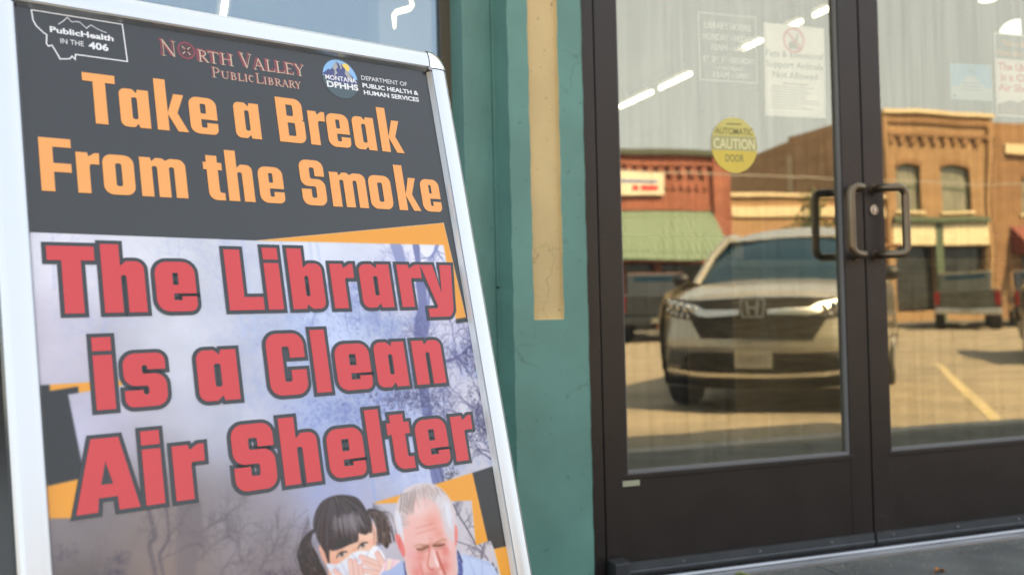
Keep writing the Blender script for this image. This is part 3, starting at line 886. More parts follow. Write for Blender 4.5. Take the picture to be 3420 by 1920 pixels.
    for q in range(420):                                             # leaf clumps
        cx, cy = rr.gauss(365, 42), rr.gauss(-528, 13)
        blob(cx, cy, rr.uniform(1.2, 3.6), rr.uniform(.8, 1.6), (120, 134, 196), .5, rr.uniform(0, 3))
    for q in range(420):
        cx, cy = rr.gauss(462, 30), rr.gauss(-518, 9)
        blob(cx, cy, rr.uniform(1., 3.6), rr.uniform(.5, 1.1), (82, 82, 118), .7, rr.uniform(0, 3))
    for q in range(260):
        cx, cy = rr.gauss(440, 60), rr.gauss(-420, 12)
        blob(cx, cy, rr.uniform(1., 3.), rr.uniform(.6, 1.4), (128, 140, 196), .45, rr.uniform(0, 3))
    for q in range(240):
        cx, cy = rr.uniform(560, 584), rr.uniform(-600, -440)
        blob(cx, cy, rr.uniform(1., 3.), rr.uniform(.6, 1.4), (60, 58, 92), .6, rr.uniform(0, 3))
    for q in range(60):
        blob(rr.gauss(508, 6), rr.gauss(-628, 6), rr.uniform(1, 2.6), rr.uniform(.6, 1.2), (70, 68, 82), .7, rr.uniform(0, 3))
    seg((488, -600), (497, -650), 1.0, 1.4, (84, 84, 112), .8); seg((478, -600), (487, -645), 1.2, 1.6, (100, 105, 150), .7)
    # lower left: misty trunks and dead branches
    poly([(134,-612),(157,-612),(160,-640),(159,-660),(146,-690),(144,-760),(140,-895),(112,-895),(120,-760),(124,-692),(129,-653)], (116, 106, 110), 2.2, .62)
    low = (104, 94, 100)
    for pts, r in (([(100,-612),(104,-645),(98,-656),(102,-690),(104,-760),(98,-895)], 2.4), ([(120,-615),(120,-648),(113,-660),(108,-668),(110,-690),(118,-760)], 1.7)):
        P = spline(pts, 5, False)
        for a, b in zip(P[:-1], P[1:]): seg(a, b, r, r, low, .62, .9)
    for x, y, a, l_ in ((106, -650, 1.0, 18), (118, -648, .4, 24), (110, -672, .7, 30), (158, -650, .8, 26), (150, -680, .5, 36), (175, -700, 1.0, 30), (200, -690, 1.6, 26), (215, -720, 1.1, 34), (60, -720, 2.6, 34), (20, -700, .9, 30), (240, -690, 1.2, 26), (160, -720, .9, 40), (185, -640, .9, 20), (70, -780, 1.3, 60), (200, -800, 1.2, 60), (280, -800, 1.6, 50)):
        branch(x, y, a, l_, 1.2, (102, 92, 98), .42, 3, wig=.7)
    for cx, cy in ((60, -676), (66, -664), (12, -648), (235, -712), (255, -716), (60, -690), (285, -690)):
        for q in range(40):
            blob(rr.gauss(cx, 7), rr.gauss(cy, 4), rr.uniform(1, 3), rr.uniform(.7, 1.5), (84, 76, 92), .4, rr.uniform(0, 3))
    # crop on the right behind the man: pale sky with a leaning branch
    poly([(384,-650),(535,-667),(530,-727),(551,-725),(556,-725),(563,-773),(575,-895),(384,-895)], (206, 199, 206), .6, .55, 0)
    for a, b in zip([(504,-668),(508,-679),(512,-688),(519,-701),(524,-712)], [(508,-679),(512,-688),(519,-701),(524,-712),(530,-726)]): seg(a, b, 1.3, 1.1, (100, 96, 108), .9, .5)
    for x, y, a in ((508, -680, 1.3), (512, -688, 2.3), (516, -695, .4), (510, -684, .8), (505, -672, 1.0), (520, -703, .3)): branch(x, y, a, 12, .6, (112, 108, 120), .8, 2)
    seg((498, -716), (530, -731), .8, .7, (110, 106, 116), .85, .5); branch(517, -724, -1.2, 10, .5, (112, 108, 118), .8, 2)
    branch(536, -745, 1.4, 20, 2.0, (118, 114, 128), .9, 2); branch(546, -750, 1.8, 22, 1.2, (118, 114, 128), .85, 2)
    for cx, cy in ((552, -760), (556, -768)):
        for q in range(10): blob(rr.gauss(cx, 1.5), rr.gauss(cy, 2), 2.6, 1.2, (84, 82, 88), .8, rr.uniform(.8, 1.6))
    # flat graphic shapes
    OR = (243, 166, 62); DK = (52, 55, 57)
    for pts, c in (([(265,-295.4),(566,-259),(578,-406),(559,-408),(559,-294.2)], OR), ([(559,-408),(578,-406),(584,-404),(584,-412),(558,-415)], DK),
                   ([(8,-468),(83,-468),(84,-474),(37,-479),(37,-472),(8,-475)], OR), ([(-4,-468),(8,-468),(8,-475),(37,-472),(37,-479),(26,-480),(35,-559),(32,-573),(-4,-577)], DK),
                   ([(-4,-577),(32,-573),(40,-616),(-4,-610)], OR), ([(384,-648.5),(544,-630),(551,-725),(530,-727),(535,-667),(384,-650)], OR),
                   ([(544,-630),(590,-624),(590,-737),(559,-737),(556,-725),(551,-725)], DK), ([(559,-737),(590,-737),(590,-895),(566,-895),(563,-773)], OR)):
        poly(pts, c, .5, 1, 0)
    # ---------------- the girl
    SK = (236, 178, 150)
    HR = (62, 53, 54)
    poly([(296,-668),(290,-670),(283,-674),(276,-681),(272,-689),(270,-697),(271,-708),(274,-720),(282,-735),(306,-738),(303,-719),(299,-710),(296,-699),(291,-689),(289,-681),(290,-676),(296,-672)], HR, .8)
    poly([(372,-656),(382,-656),(390,-661),(397,-668),(400,-680),(400,-692),(398,-701),(393,-708),(389,-705),(386,-700),(382,-698),(381,-689),(382,-679),(379,-670),(373,-663)], HR, .8)
    blob(374, -664, 1.6, 2.2, (225, 225, 240), .8)
    poly([(299,-690),(306,-686),(315,-678),(336,-674),(357,-674),(372,-682),(376,-694),(377,-702),(372,-738),(345,-752),(310,-738),(307,-715),(301,-702)], SK, .8, 1, 4, ((305, -720), (375, -690), (250, 205, 180)))
    poly([(299,-690),(303,-695),(309,-708),(311,-716),(307,-716),(301,-704)], (232, 172, 150), .6)
    poly([(377,-672),(380,-679),(381,-689),(379,-699),(375,-700),(374,-690),(375,-678)], (240, 190, 168), .6)
    blob(377.5, -688, 1.2, 5, (205, 140, 118), .6)
    blob(347, -702, 5, 3, (226, 150, 118), .5); blob(372, -697, 6, 5, (250, 170, 150), .5); blob(318, -712, 6, 4, (240, 160, 140), .45)
    s, a = mask([(295,-665),(297,-656),(302,-646),(311,-637),(322,-633),(334,-632),(347,-634),(358,-638),(365,-645),(370,-655),(374,-664),(376,-671),(374,-684),(370,-684.5),(365,-686),(359,-684),(355,-683),(353,-692),(347,-693.5),(340,-694.5),(329,-697),(317,-698),(313,-696),(311.5,-702),(309,-713),(306,-699),(302,-690),(298,-681),(297,-673)], .7)
    blend(s, a, HR)
    i0, i1, j0, j1 = s
    base_ = img[i0:i1, j0:j1].copy()
    for q in range(330):                                             # strands from the parting down
        x0 = rr.gauss(335, 16); x1 = 338 + (x0 - 336) * 1.75 + rr.uniform(-2, 2)
        P = spline([(330 + (x0 - 335) * .5, -636), (x0 + (x1 - x0) * .35, -655), (x0 + (x1 - x0) * .8, -676), (x1, -700)], 4, False)
        g = rr.choice(((74, 66, 68), (96, 88, 92), (58, 50, 52), (30, 24, 26), (118, 108, 112), (84, 66, 58)))
        for a_, b_ in zip(P[:-1], P[1:]): seg(a_, b_, .6, .5, g, .34, .6)
    blob(338, -664, 13, 7, (112, 104, 112), .35); blob(352, -668, 7, 8, (120, 110, 116), .3); blob(318, -655, 9, 8, (84, 78, 84), .35); blob(330, -692, 16, 5, (26, 20, 22), .4)
    for q in range(110):
        x0 = rr.uniform(322, 360); seg((x0, rr.uniform(-664, -655)), (x0 + (x0 - 338) * .25 + 1, rr.uniform(-684, -672)), .7, .5, (146, 138, 144), .26, .7)
    img[i0:i1, j0:j1] = base_ * (1 - a[..., None]) + img[i0:i1, j0:j1] * a[..., None]
    seg((330, -634), (333, -641), .5, .4, (150, 128, 122), .8)
    for q in range(70):
        t = rr.random(); x = 283 + rr.gauss(0, 5); P = spline([(293, -671), (x - 4, -690), (x + 2, -712), (x + 12 + rr.uniform(-4, 8), -735)], 4, False)
        for a_, b_ in zip(P[:-1], P[1:]): seg(a_, b_, .7, .6, rr.choice(((80, 72, 72), (26, 22, 24), (104, 92, 90))), .34, .6)
    for q in range(70):
        x = rr.gauss(390, 5); P = spline([(374, -660), (x - 4, -664), (x + 2, -682), (x + rr.uniform(-3, 5), -702)], 4, False)
        for a_, b_ in zip(P[:-1], P[1:]): seg(a_, b_, .7, .6, rr.choice(((104, 84, 76), (32, 26, 26), (132, 110, 100))), .36, .6)
    seg((308, -697), (312, -718), .7, .3, HR, .8)
    for cx, cy, rot in ((328, -704.6, .16), (358.5, -698.6, .22)):
        c, n_ = math.cos(rot), math.sin(rot)
        Rt = lambda x, y: (cx + x * c - y * n_, cy + x * n_ + y * c)
        poly([Rt(-7, -.9), Rt(-3, 1.6), Rt(1, 2.2), Rt(5, 1.2), Rt(7.4, .4), Rt(3, -1.6), Rt(-2, -1.9)], (226, 218, 214), .5)
        blob(*Rt(.2, .2), 2.6, 2.5, (30, 20, 18), 1.)
        blob(*Rt(-.4, .8), .6, .6, (220, 220, 225), .7)
        for x in (-7, -4, -1, 2, 5): pass
        P = spline([Rt(-7.6, -1.2), Rt(-3, 1.9), Rt(1, 2.6), Rt(5, 1.6), Rt(8, .6)], 4, False)
        for a_, b_ in zip(P[:-1], P[1:]): seg(a_, b_, .55, .55, (44, 28, 26), .95, .5)
        P = spline([Rt(-6.5, 3.6), Rt(-1, 6.0), Rt(6, 4.6)], 4, False)
        for a_, b_ in zip(P[:-1], P[1:]): seg(a_, b_, .5, .4, (170, 120, 104), .28, .9)
    poly([(306,-712),(319,-715),(326,-713),(336,-709),(342,-706),(353,-704),(366,-706.5),(374,-702),(380,-704),(386,-713),(387,-722),(372,-732),(353,-745),(318,-745),(311,-725)], (226, 228, 240), .7, 1, 4, ((320, -740), (370, -705), (246, 247, 252)))
    for a_, b_ in (((342, -707), (350, -716)), ((366, -707), (360, -716)), ((326, -714), (332, -730)), ((380, -706), (378, -715)), ((316, -716), (322, -722))): seg(a_, b_, .8, 1.6, (196, 200, 222), .7, 1.2)
    def finger(a, b, r):
        seg(a, b, r, r * 1.08, (222, 160, 146), 1, .9); seg((a[0] - .3, a[1] - .3), (b[0] - .4, b[1]), r * .78, r * .85, (246, 206, 194), 1, 1.2)
        blob(a[0], a[1] - .8, r * .55, r * .7, (250, 190, 190), .8)
    finger((378, -713), (384, -727), 4.0)
    finger((354, -712), (376, -724), 3.0); finger((357, -719.5), (378, -731), 3.0); finger((356, -729), (377, -737), 3.0)
    finger((338.5, -714), (338, -742), 3.2); finger((345, -716), (345, -742), 3.1); finger((351.5, -723), (352, -744), 2.9)
    finger((316, -722), (328, -736), 2.8)
    poly([(389,-722),(399,-723),(410,-727),(400,-735),(385,-752),(372,-746)], (250, 226, 232), .7)
    for q in range(6): seg((390 + q * 3.2, -722.5 - q * .6), (380 + q * 2.4, -746), .7, .7, rr.choice(((240, 150, 180), (250, 190, 205), (236, 216, 150))), .7, .6)
    poly([(300,-745),(345,-752),(385,-748),(400,-800),(400,-895),(290,-895)], (246, 214, 224), 1., 1, 2)
    # ---------------- the man
    poly([(376,-740),(392,-735),(406,-729),(415,-728),(421,-747),(430,-780),(430,-895),(380,-895),(366,-790)], (178, 194, 232), .7, 1, 2)
    poly([(497,-732),(514,-738),(537,-748),(550,-755),(557,-768),(564,-800),(566,-895),(470,-895),(494,-761),(502,-743)], (196, 210, 242), .7, 1, 2)
    for q in range(40): seg((380 + q * 1.3, -742), (372 + q * 1.4, -800), .3, .3, (160, 176, 222), .4, .4)
    for a_, b_ in (((514, -740), (522, -770)), ((536, -750), (530, -780)), ((508, -738), (520, -741)), ((520, -742), (548, -756))): seg(a_, b_, 1.0, 1.4, (168, 182, 226), .6, 1.0)
    poly([(497,-730),(500,-731),(503,-744),(500,-765),(484,-762)], (86, 98, 160), .6, 1, 2)
    seg((499.5, -730), (504, -745), .8, .8, (42, 48, 82), .9, .5)
    for q in range(30): blob(rr.uniform(488, 501), rr.uniform(-760, -733), .7, .7, (190, 200, 230), .7)
    poly([(414,-728),(418,-736),(423,-750),(414,-750)], (64, 74, 124), .6)
    poly([(409,-674),(412,-665),(417,-654),(424,-644),(431,-638),(443,-634.5),(457,-633),(469,-634.5),(481,-639),(492,-648),(500,-660),(503.5,-670),(505,-683),(504,-694),(501,-708),(498,-718),(488,-770),(430,-770),(416,-746),(416,-723),(413,-696),(409,-684)], (222, 208, 210), 1.2, 1, 3)
    FS = (243, 190, 182)
    s, a = mask([(418.5,-684),(422,-670),(429,-660),(440,-651),(455,-648),(470,-656),(479,-670),(482,-685),(483,-700),(486,-709),(491,-714),(495,-719),(496.5,-728),(494,-741),(488,-770),(470,-792),(446,-792),(428,-775),(419,-747),(416.5,-728),(417,-714),(416.5,-699)], 3.2)
    blend(s, a, FS)
    i0, i1, j0, j1 = s; keep = img[i0:i1, j0:j1].copy(); before = keep
    blob(446, -666, 24, 12, (244, 212, 208), .9); blob(436, -690, 16, 13, (246, 190, 184), .7); blob(466, -686, 13, 13, (236, 156, 140), .6); blob(473, -703, 10, 9, (232, 144, 128), .5)
    blob(428, -722, 9, 12, (240, 178, 180), .8); blob(440, -728, 10, 8, (226, 124, 114), .55); blob(480, -726, 9, 9, (226, 116, 104), .65); blob(489, -722, 4, 10, (246, 206, 208), .7)
    blob(432, -745, 10, 10, (228, 122, 116), .6); blob(475, -745, 9, 10, (220, 106, 98), .6); blob(455, -752, 14, 7, (206, 96, 92), .5)
    for p0, p1 in (((458.3, -704), (458, -713)), ((462.2, -706), (461.5, -712)), ((440, -690), (468, -688)), ((438, -697), (470, -695))): seg(p0, p1, .5, .4, (200, 96, 82), .5, .8)
    P = spline([(433, -712.5), (440, -711.5), (447, -713), (455, -715.5)], 4, False)
    for a_, b_ in zip(P[:-1], P[1:]): seg(a_, b_, 1.3, .9, (214, 158, 136), .75, 1.2)
    P = spline([(463, -714.5), (470, -712.5), (478, -711), (484, -712.5)], 4, False)
    for a_, b_ in zip(P[:-1], P[1:]): seg(a_, b_, 1.2, .8, (206, 144, 120), .75, 1.2)
    blob(448, -715.5, 8, 2.6, (150, 92, 74), .6, .05); blob(470, -716, 8, 2.6, (146, 86, 68), .65, -.05); blob(458, -716, 3, 4, (216, 118, 102), .5)
    for pts in ([(437, -716.5), (443, -718.3), (449, -717.4), (455, -715.6)], [(462, -716.2), (468, -717.8), (474, -718.2), (480, -717.4)]):
        P = spline(pts, 4, False)
        for a_, b_ in zip(P[:-1], P[1:]): seg(a_, b_, 1.15, .9, (122, 74, 56), .8, .9)
        for a_, b_ in zip(P[:-1], P[1:]): seg((a_[0], a_[1] - 4), (b_[0], b_[1] - 4), .6, .6, (206, 110, 98), .5, 1.0)
    P = spline([(456, -717), (453, -728), (449, -739), (452, -745), (458, -746)], 4, False)
    for a_, b_ in zip(P[:-1], P[1:]): seg(a_, b_, .9, .9, (206, 100, 90), .55, 1.2)
    poly([(460.5,-722),(463.5,-733),(466.5,-740),(464.5,-745),(461.5,-738)], (255, 226, 224), .8)
    P = spline([(466, -724), (468, -735), (470, -744), (474, -756)], 4, False)
    for a_, b_ in zip(P[:-1], P[1:]): seg(a_, b_, 1.2, 1.6, (186, 84, 72), .55, 1.3)
    blob(467, -752, 3, 3, (252, 206, 206), .9)
    seg((438, -735), (440, -752), .8, 1.0, (206, 98, 92), .6, 1.2); seg((446, -758), (468, -761), 1.6, 1.6, (150, 62, 60), .8, 1.0)
    img[i0:i1, j0:j1] = before * (1 - a[..., None]) + img[i0:i1, j0:j1] * a[..., None]
    for q in range(1300):                                            # grey hair
        th = rr.uniform(.05, 3.09)
        kk = rr.uniform(.84, 1.0)
        cx, cy = 457 + 46 * kk * math.cos(th), -688 + 54 * kk * math.sin(th)
        ln = rr.uniform(5, 17)
        ix, iy = 456 + (cx - 456) * (1 - ln / 52), -690 + (cy + 690) * (1 - ln / 58)
        g = rr.choice(((220, 210, 212), (236, 230, 234), (184, 164, 160), (206, 192, 194), (150, 130, 122)) if th > .9 else ((230, 226, 232), (240, 238, 244), (200, 188, 192)))
        seg((cx, cy), (ix + rr.uniform(-3, 3), iy - 1), .35, .2, g, .30, .6)
    for q in range(60):
        x = rr.uniform(444, 474); seg((x, -640 - rr.random() * 4), (x + rr.uniform(-1, 6), -655 - rr.random() * 14), .4, .2, rr.choice(((224, 196, 190), (190, 160, 150), (236, 220, 220))), .4, .6)
    for q in range(60):
        x = rr.uniform(418, 440); seg((x + 6, -643), (x, -660 - rr.random() * 12), .7, .4, rr.choice(((142, 122, 114), (168, 150, 144), (200, 188, 190))), .40, .6)
    for q in range(110):
        x = rr.uniform(436, 488); y = -638 - abs(x - 458) * .12; seg((x, y - rr.uniform(0, 4)), (x + (x - 452) * .18, y - rr.uniform(8, 16)), .7, .35, rr.choice(((160, 138, 130), (186, 166, 160), (226, 212, 212), (204, 186, 184))), .36, .6)
    for x0, sx in ((411, 1), (498, -1)):
        for q in range(70):
            x = x0 + rr.uniform(0, 8) * sx; y = rr.uniform(-676, -662); seg((x, y), (x + sx * 1.0, y - rr.uniform(12, 32)), .5, .3, rr.choice(((240, 242, 250), (228, 228, 240), (214, 212, 224))), .45, .6)
    poly([(407,-694),(411,-692.5),(415,-698),(418,-710),(418,-719),(415,-723),(411,-715),(407.5,-703)], (238, 132, 128), .6); blob(412, -704, 1.6, 7, (214, 92, 92), .6)
    poly([(500.5,-697),(503.5,-697),(504,-706),(500,-719),(496,-722)], (240, 140, 136), .5)
    for q in range(2):                                               # the soft focus of a small print
        img[1:-1] = (img[:-2] + 2 * img[1:-1] + img[2:]) / 4
        img[:, 1:-1] = (img[:, :-2] + 2 * img[:, 1:-1] + img[:, 2:]) / 4
    lin = np.clip(img / 255, 0, 1)
    lin = np.where(lin <= .04045, lin / 12.92, ((lin + .055) / 1.055) ** 2.4)
    return uu, vv, lin, Wp, Hp
uu, vv, lin, Wp, Hp = paint()
DEEP = .036                                                           # the cover's sheen lifts the blacks, the ink itself is deeper
lin = np.clip((lin - DEEP) * .93, .008, 1)
t_ = HL + vv / 1000
nn_ = .0006
co = np.stack([uu / 1000, t_ * sl_ - nn_ * cl_, t_ * cl_ + nn_ * sl_], -1).reshape(-1, 3)
inside = (co[:, 0] >= -9)
me = bpy.data.meshes.new('smoke_photo')
nq = (Wp - 1) * (Hp - 1)
me.vertices.add(Wp * Hp); me.vertices.foreach_set('co', co.astype(np.float32).ravel())
jj, ii = np.meshgrid(np.arange(Wp - 1), np.arange(Hp - 1))
a_ = (ii * Wp + jj).ravel()
quads = np.stack([a_, a_ + Wp, a_ + Wp + 1, a_ + 1], -1).astype(np.int32)
me.loops.add(nq * 4); me.loops.foreach_set('vertex_index', quads.ravel())
me.polygons.add(nq); me.polygons.foreach_set('loop_start', np.arange(0, nq * 4, 4, dtype=np.int32))
me.update(calc_edges=True)
at_ = me.color_attributes.new('print', 'FLOAT_COLOR', 'POINT')
at_.data.foreach_set('color', np.concatenate([lin.reshape(-1, 3), np.ones((Wp * Hp, 1))], 1).astype(np.float32).ravel())
me.materials.append(poster_mat('printed_photo', attr=True))
PO = MB()
put(PO, ([(-.0035, PB - .003), (PW + .0035, PB - .003), (PW + .0035, PT + .003), (-.0035, PT + .003)], [(0, 1, 2, 3)]), .0003)
POSTER = PO.obj('poster', M['p_dark'], SB, xf=bd, fix=False)
pho = bpy.data.objects.new('smoke_photo', me); COL.objects.link(pho); pho.parent = POSTER
hd = MB()
put(hd, ([(-.0035, -.2930), (.265, -.2953), (.566, -.259), (.581, -.445), (.5835, -.445), (.5835, PT + .003), (-.0035, PT + .003)], [(0, 1, 2, 3, 4, 5, 6)]), .0009)
put(hd, ([(.5662, -.2592), (.581, -.445), (.5835, -.445), (.5835, -.2592)], [(0, 1, 2, 3)]), .0009) if 0 else None
hd.v = []; hd.f = []; hd.mi = []
put(hd, ([(-.0035, -.2930), (.265, -.2953), (.5662, -.2588), (.5662, PT + .003), (-.0035, PT + .003)], [(0, 1, 2, 3, 4)]), .0009)
put(hd, ([(.5662, -.2588), (.578, -.406), (.5835, -.4055), (.5835, PT + .003), (.5662, PT + .003)], [(0, 1, 2, 3, 4)]), .0009)
hd.obj('header_band', M['p_dark'], POSTER, xf=bd, fix=False)

# ---- lettering: condensed heavy gothic drawn glyph by glyph (mm, baseline 0)
def glyph(ch, W, w, h, xh, cap, asc, big):
    R = 15 if big else 11
    ri = 3.0 if big else 2.6
    q = 6 if big else 5
    if ch == 'T':
        c = W / 2
        return [[(0, cap), (W, cap), (W, cap - h), (c + w / 2, cap - h), (c + w / 2, 0), (c - w / 2, 0), (c - w / 2, cap - h), (0, cap - h)]]
    if ch == 'F':
        return [[(0, 0), (0, cap), (W, cap), (W, cap - h), (w, cap - h), (w, cap * .53), (W - 1, cap * .53), (W - 1, cap * .53 - h), (w, cap * .53 - h), (w, 0)]]
    if ch == 'L':
        return [[(0, 0), (0, cap), (w, cap), (w, h), (W, h), (W, 0)]]
    if ch == 'A':
        a0, a1 = W * .30, W * .74
        return [[(0, 0), (a0, cap), (a1, cap), (W, 0), (W - w * 1.07, 0), (W * .655, 15), (W * .36, 15), (w * 1.07, 0)], [(W * .41, 29), (W * .60, 29), (W * .505, 54)]]
    if ch == 'B':
        m = cap * .52
        return [rp((0, 0), (W, 0, 11), (W, m - 1, 6), (W - 4, m), (W - 1, m + 1, 6), (W - 1, cap, 11), (0, cap)),
                rp((w, h - 1, 1), (W - w, h - 1, ri), (W - w, m - 5, ri), (w, m - 5, 1)), rp((w, m + 5, 1), (W - w - 1, m + 5, ri), (W - w - 1, cap - h + 1, ri), (w, cap - h + 1, 1))]
    if ch in 'Ss':
        H = cap if ch == 'S' else xh
        hh = h if ch == 'S' else h * .82
        m = H * .5; R2 = R if ch == 'S' else R * .9
        mb_, mt = m - hh * .5, m + hh * .5
        tu, td = (H * .645, H * .355) if ch == 'S' else (H * .69, H * .31)
        return [rp((W, tu), (W, H, R2), (0, H, R2), (0, mb_, R2), (W - w, mb_, ri), (W - w, hh, ri), (w, hh, ri), (w, td), (0, td), (0, 0, R2), (W, 0, R2), (W, mt, R2), (w, mt, ri), (w, H - hh, ri), (W - w, H - hh, ri), (W - w, tu))]
    if ch == 'C':
        return [rp((W, cap * .60), (W, cap, R), (0, cap, R), (0, 0, R), (W, 0, R), (W, cap * .40), (W - w, cap * .40), (W - w, h, ri), (w, h, ri), (w, cap - h, ri), (W - w, cap - h, ri), (W - w, cap * .60))]
    if ch == 'a':
        return [rp((W, 0), (W, xh), (W - w * .92, xh), (W - w * 1.02, xh - q), (W - w * 1.35, xh, 3), (0, xh, R), (0, 0, R), (W - w * 1.35, 0, 3), (W - w * 1.02, q), (W - w * .92, 0)), rp((w, h, ri), (W - w, h, ri), (W - w, xh - h, ri), (w, xh - h, ri))]
    if ch == 'b':
        return [rp((0, 0), (0, asc), (w, asc), (w, xh - q), (w * 1.35, xh, 4), (W, xh, R), (W, 0, R), (w * 1.35, 0, 3), (w * 1.02, q), (w * .92, 0)), rp((w, h, ri), (W - w, h, ri), (W - w, xh - h, ri), (w, xh - h, ri))]
    if ch == 'e':
        yb, yt = (xh * .36, xh * .30) if big else (xh * .40, xh * .30)
        hb = h * .82
        if not big: yt = xh * .31
        return [rp((W, yb), (W, xh, R), (0, xh, R), (0, 0, R), (W, 0, R), (W, yt), (W - w * (.86 if big else 1), yt), (W - w * (.86 if big else 1), hb, 1.5), (w, hb, 1.5), (w, yb)), rp((w, xh * (.53 if big else .56), 1.5), (W - w, xh * (.53 if big else .56), 1.5), (W - w, xh - hb, 1.5), (w, xh - hb, 1.5))]
    if ch == 'h':
        return [rp((0, 0), (0, asc), (w, asc), (w, xh - q), (w * 1.35, xh, 4), (W, xh, R), (W, 0), (W - w, 0), (W - w, xh - h, ri), (w, xh - h, ri), (w, 0))]
    if ch == 'n':
        return [rp((0, 0), (0, xh), (w * .92, xh), (w, xh - q), (w * 1.35, xh, 4), (W, xh, R), (W, 0), (W - w, 0), (W - w, xh - h, ri), (w, xh - h, ri), (w, 0))]
    if ch == 'm':
        a = (W - 3 * w) / 2
        return [rp((0, 0), (0, xh), (w * .92, xh), (w, xh - q), (w * 1.35, xh, 4), (w + a + w * .45, xh, 4), (w + a + w * .75, xh - 3), (w + a + w * 1.1, xh, 4), (W, xh, R), (W, 0), (W - w, 0), (W - w, xh - h, ri), (W - w - a, xh - h, ri), (W - w - a, 0), (w + a, 0), (w + a, xh - h, ri), (w, xh - h, ri), (w, 0))]
    if ch == 'r':
        d = 20 if big else 14.5
        return [rp((0, 0), (0, xh), (w * .90, xh), (w * .98, xh - q), (w * 1.45, xh, 4), (W, xh), (W - .5, xh - d), (w + 1, xh - d, 4.5), (w, xh - d - 4), (w, 0))]
    if ch == 'k':
        return [[(0, 0), (0, asc), (w, asc), (w, 25), (W * .60, xh), (W * .93, xh), (W * .68, 25.5), (W, 0), (W * .66, 0), (w, 23), (w, 0)]]
    if ch == 'l':
        return [[(0, 0), (0, asc), (w, asc), (w, 0)]]
    if ch == 'i':
        return [[(0, 0), (0, xh), (w, xh), (w, 0)], [(0, asc - 16), (0, asc), (w, asc), (w, asc - 16)]]
    if ch == 'o':
        return [rp((W, 0, R), (W, xh, R), (0, xh, R), (0, 0, R)), rp((w, h, ri), (W - w, h, ri), (W - w, xh - h, ri), (w, xh - h, ri))]
    if ch == 't':
        a = W * .17
        tp = xh + (11 if big else 9.5); dd = h * .92
        return [rp((a, tp), (a + w, tp), (a + w, xh), (W - 1, xh), (W - 1, xh - dd), (a + w, xh - dd), (a + w, dd, 3), (W, dd), (W, 0), (a, 0, R), (a, xh - dd), (0, xh - dd), (0, xh), (a, xh))]
    if ch == 'y':
        return [rp((0, xh), (21, xh), (30, 20), (33.5, xh), (54, xh), (46, -6), (40, -15.5, 9), (3, -15.5), (3, -3), (17, -3, 2), (20, 0, 2))]
def line(words, base, kw, z, face, outline=None):
    for i, (ch, x0, x1) in enumerate(words):
        cs = [[(x0 + q[0], base + q[1]) for q in c] for c in glyph(ch, x1 - x0, **kw)]
        put(face, mm(flat(cs)), z + .0004 + i * .000004)
        if outline is not None:
            for k, c in enumerate(cs):
                put(outline, mm(flat([c])), z + i * .00001)
                cc = c
                v, f = ribbon(cc, 9.4, True)
                put(outline, mm((v, f)), z + .000003 + i * .00001 + k * .000002)
o1 = MB()
kw1 = dict(w=14.6, h=11, xh=51.5, cap=66.5, asc=70.5, big=False)
line([('T', 68, 106), ('a', 109.5, 145.5), ('k', 153.5, 193), ('e', 196, 232.5), ('a', 256, 291.5), ('B', 317.5, 357.5), ('r', 364, 390.5), ('e', 392, 427.5), ('a', 433.5, 469.5), ('k', 477.5, 516)], -152.2, kw1, .0012, o1)
line([('F', 14, 49), ('r', 53.5, 80), ('o', 83, 119.5), ('m', 126.5, 183), ('t', 206, 231.5), ('h', 236, 271.5), ('e', 279, 314), ('S', 340, 376.5), ('m', 384.5, 441), ('o', 445.5, 482.5), ('k', 491.5, 529), ('e', 533.5, 567)], -242.6, kw1, .0012, o1)
o1.obj('orange_headline', M['p_orange'], POSTER, xf=bd, fix=False)
fc, ol = MB(), MB()
kw2 = dict(w=20.8, h=17, xh=62.5, cap=79.8, asc=83.2, big=True)
line([('T', 14, 65), ('h', 72, 120), ('e', 132, 180.5), ('L', 220, 266), ('i', 271.5, 293.5), ('b', 305.5, 353), ('r', 365.5, 401), ('a', 409.5, 458), ('r', 471, 511), ('y', 511, 565)], -388.5, kw2, .0013, fc, ol)
line([('i', 54.3, 76), ('s', 86, 134), ('a', 171, 221), ('C', 261, 312.5), ('l', 323.5, 344.5), ('e', 355, 406.5), ('a', 414.5, 463), ('n', 475.5, 524)], -500.3, kw2, .0013, fc, ol)
line([('A', 25, 92), ('i', 98.5, 120.5), ('r', 132, 169.5), ('S', 203, 256), ('h', 265, 314), ('e', 327, 379), ('l', 386.5, 409.5), ('t', 417, 453), ('e', 460, 511), ('r', 520, 556)], -611.6, kw2, .0013, fc, ol)
ol.obj('lettering_outline', M['p_outline'], POSTER, xf=bd, fix=False)
fc.obj('red_lettering', M['p_red'], POSTER, xf=bd, fix=False)

# ---- logos in the header
lg = MB()
mt = [(17,-11.5),(122,-11.5),(124,-63),(63,-63),(62,-70),(59,-66),(56,-70),(45,-72),(42,-65),(37,-55),(33,-57),(31,-54),(32,-42),(29,-40),(21,-32),(18,-25)]
put(lg, mm(ribbon(mt, 1.5, True)), .0013)
put(lg, mm(ribbon([(46,-25.5),(52,-20),(57,-14),(59.5,-17),(62,-19.5),(66,-18),(71,-18),(75,-22),(78.5,-25),(81,-22),(84,-19.5),(90,-23),(96,-25.5),(102,-27)], .9)), .00131)
put(lg, mm(text2d('PublicHealth', 36, 109.5, -37.6, 8.4, .03)), .0013)
put(lg, mm(text2d('IN THE', 47, 73.5, -50.5, 7.0, .0)), .0013)
put(lg, mm(text2d('406', 79, 102.5, -52.5, 10.2, .035)), .0013)
lg.obj('state_outline_logo', M['p_white'], POSTER, xf=bd, fix=False)
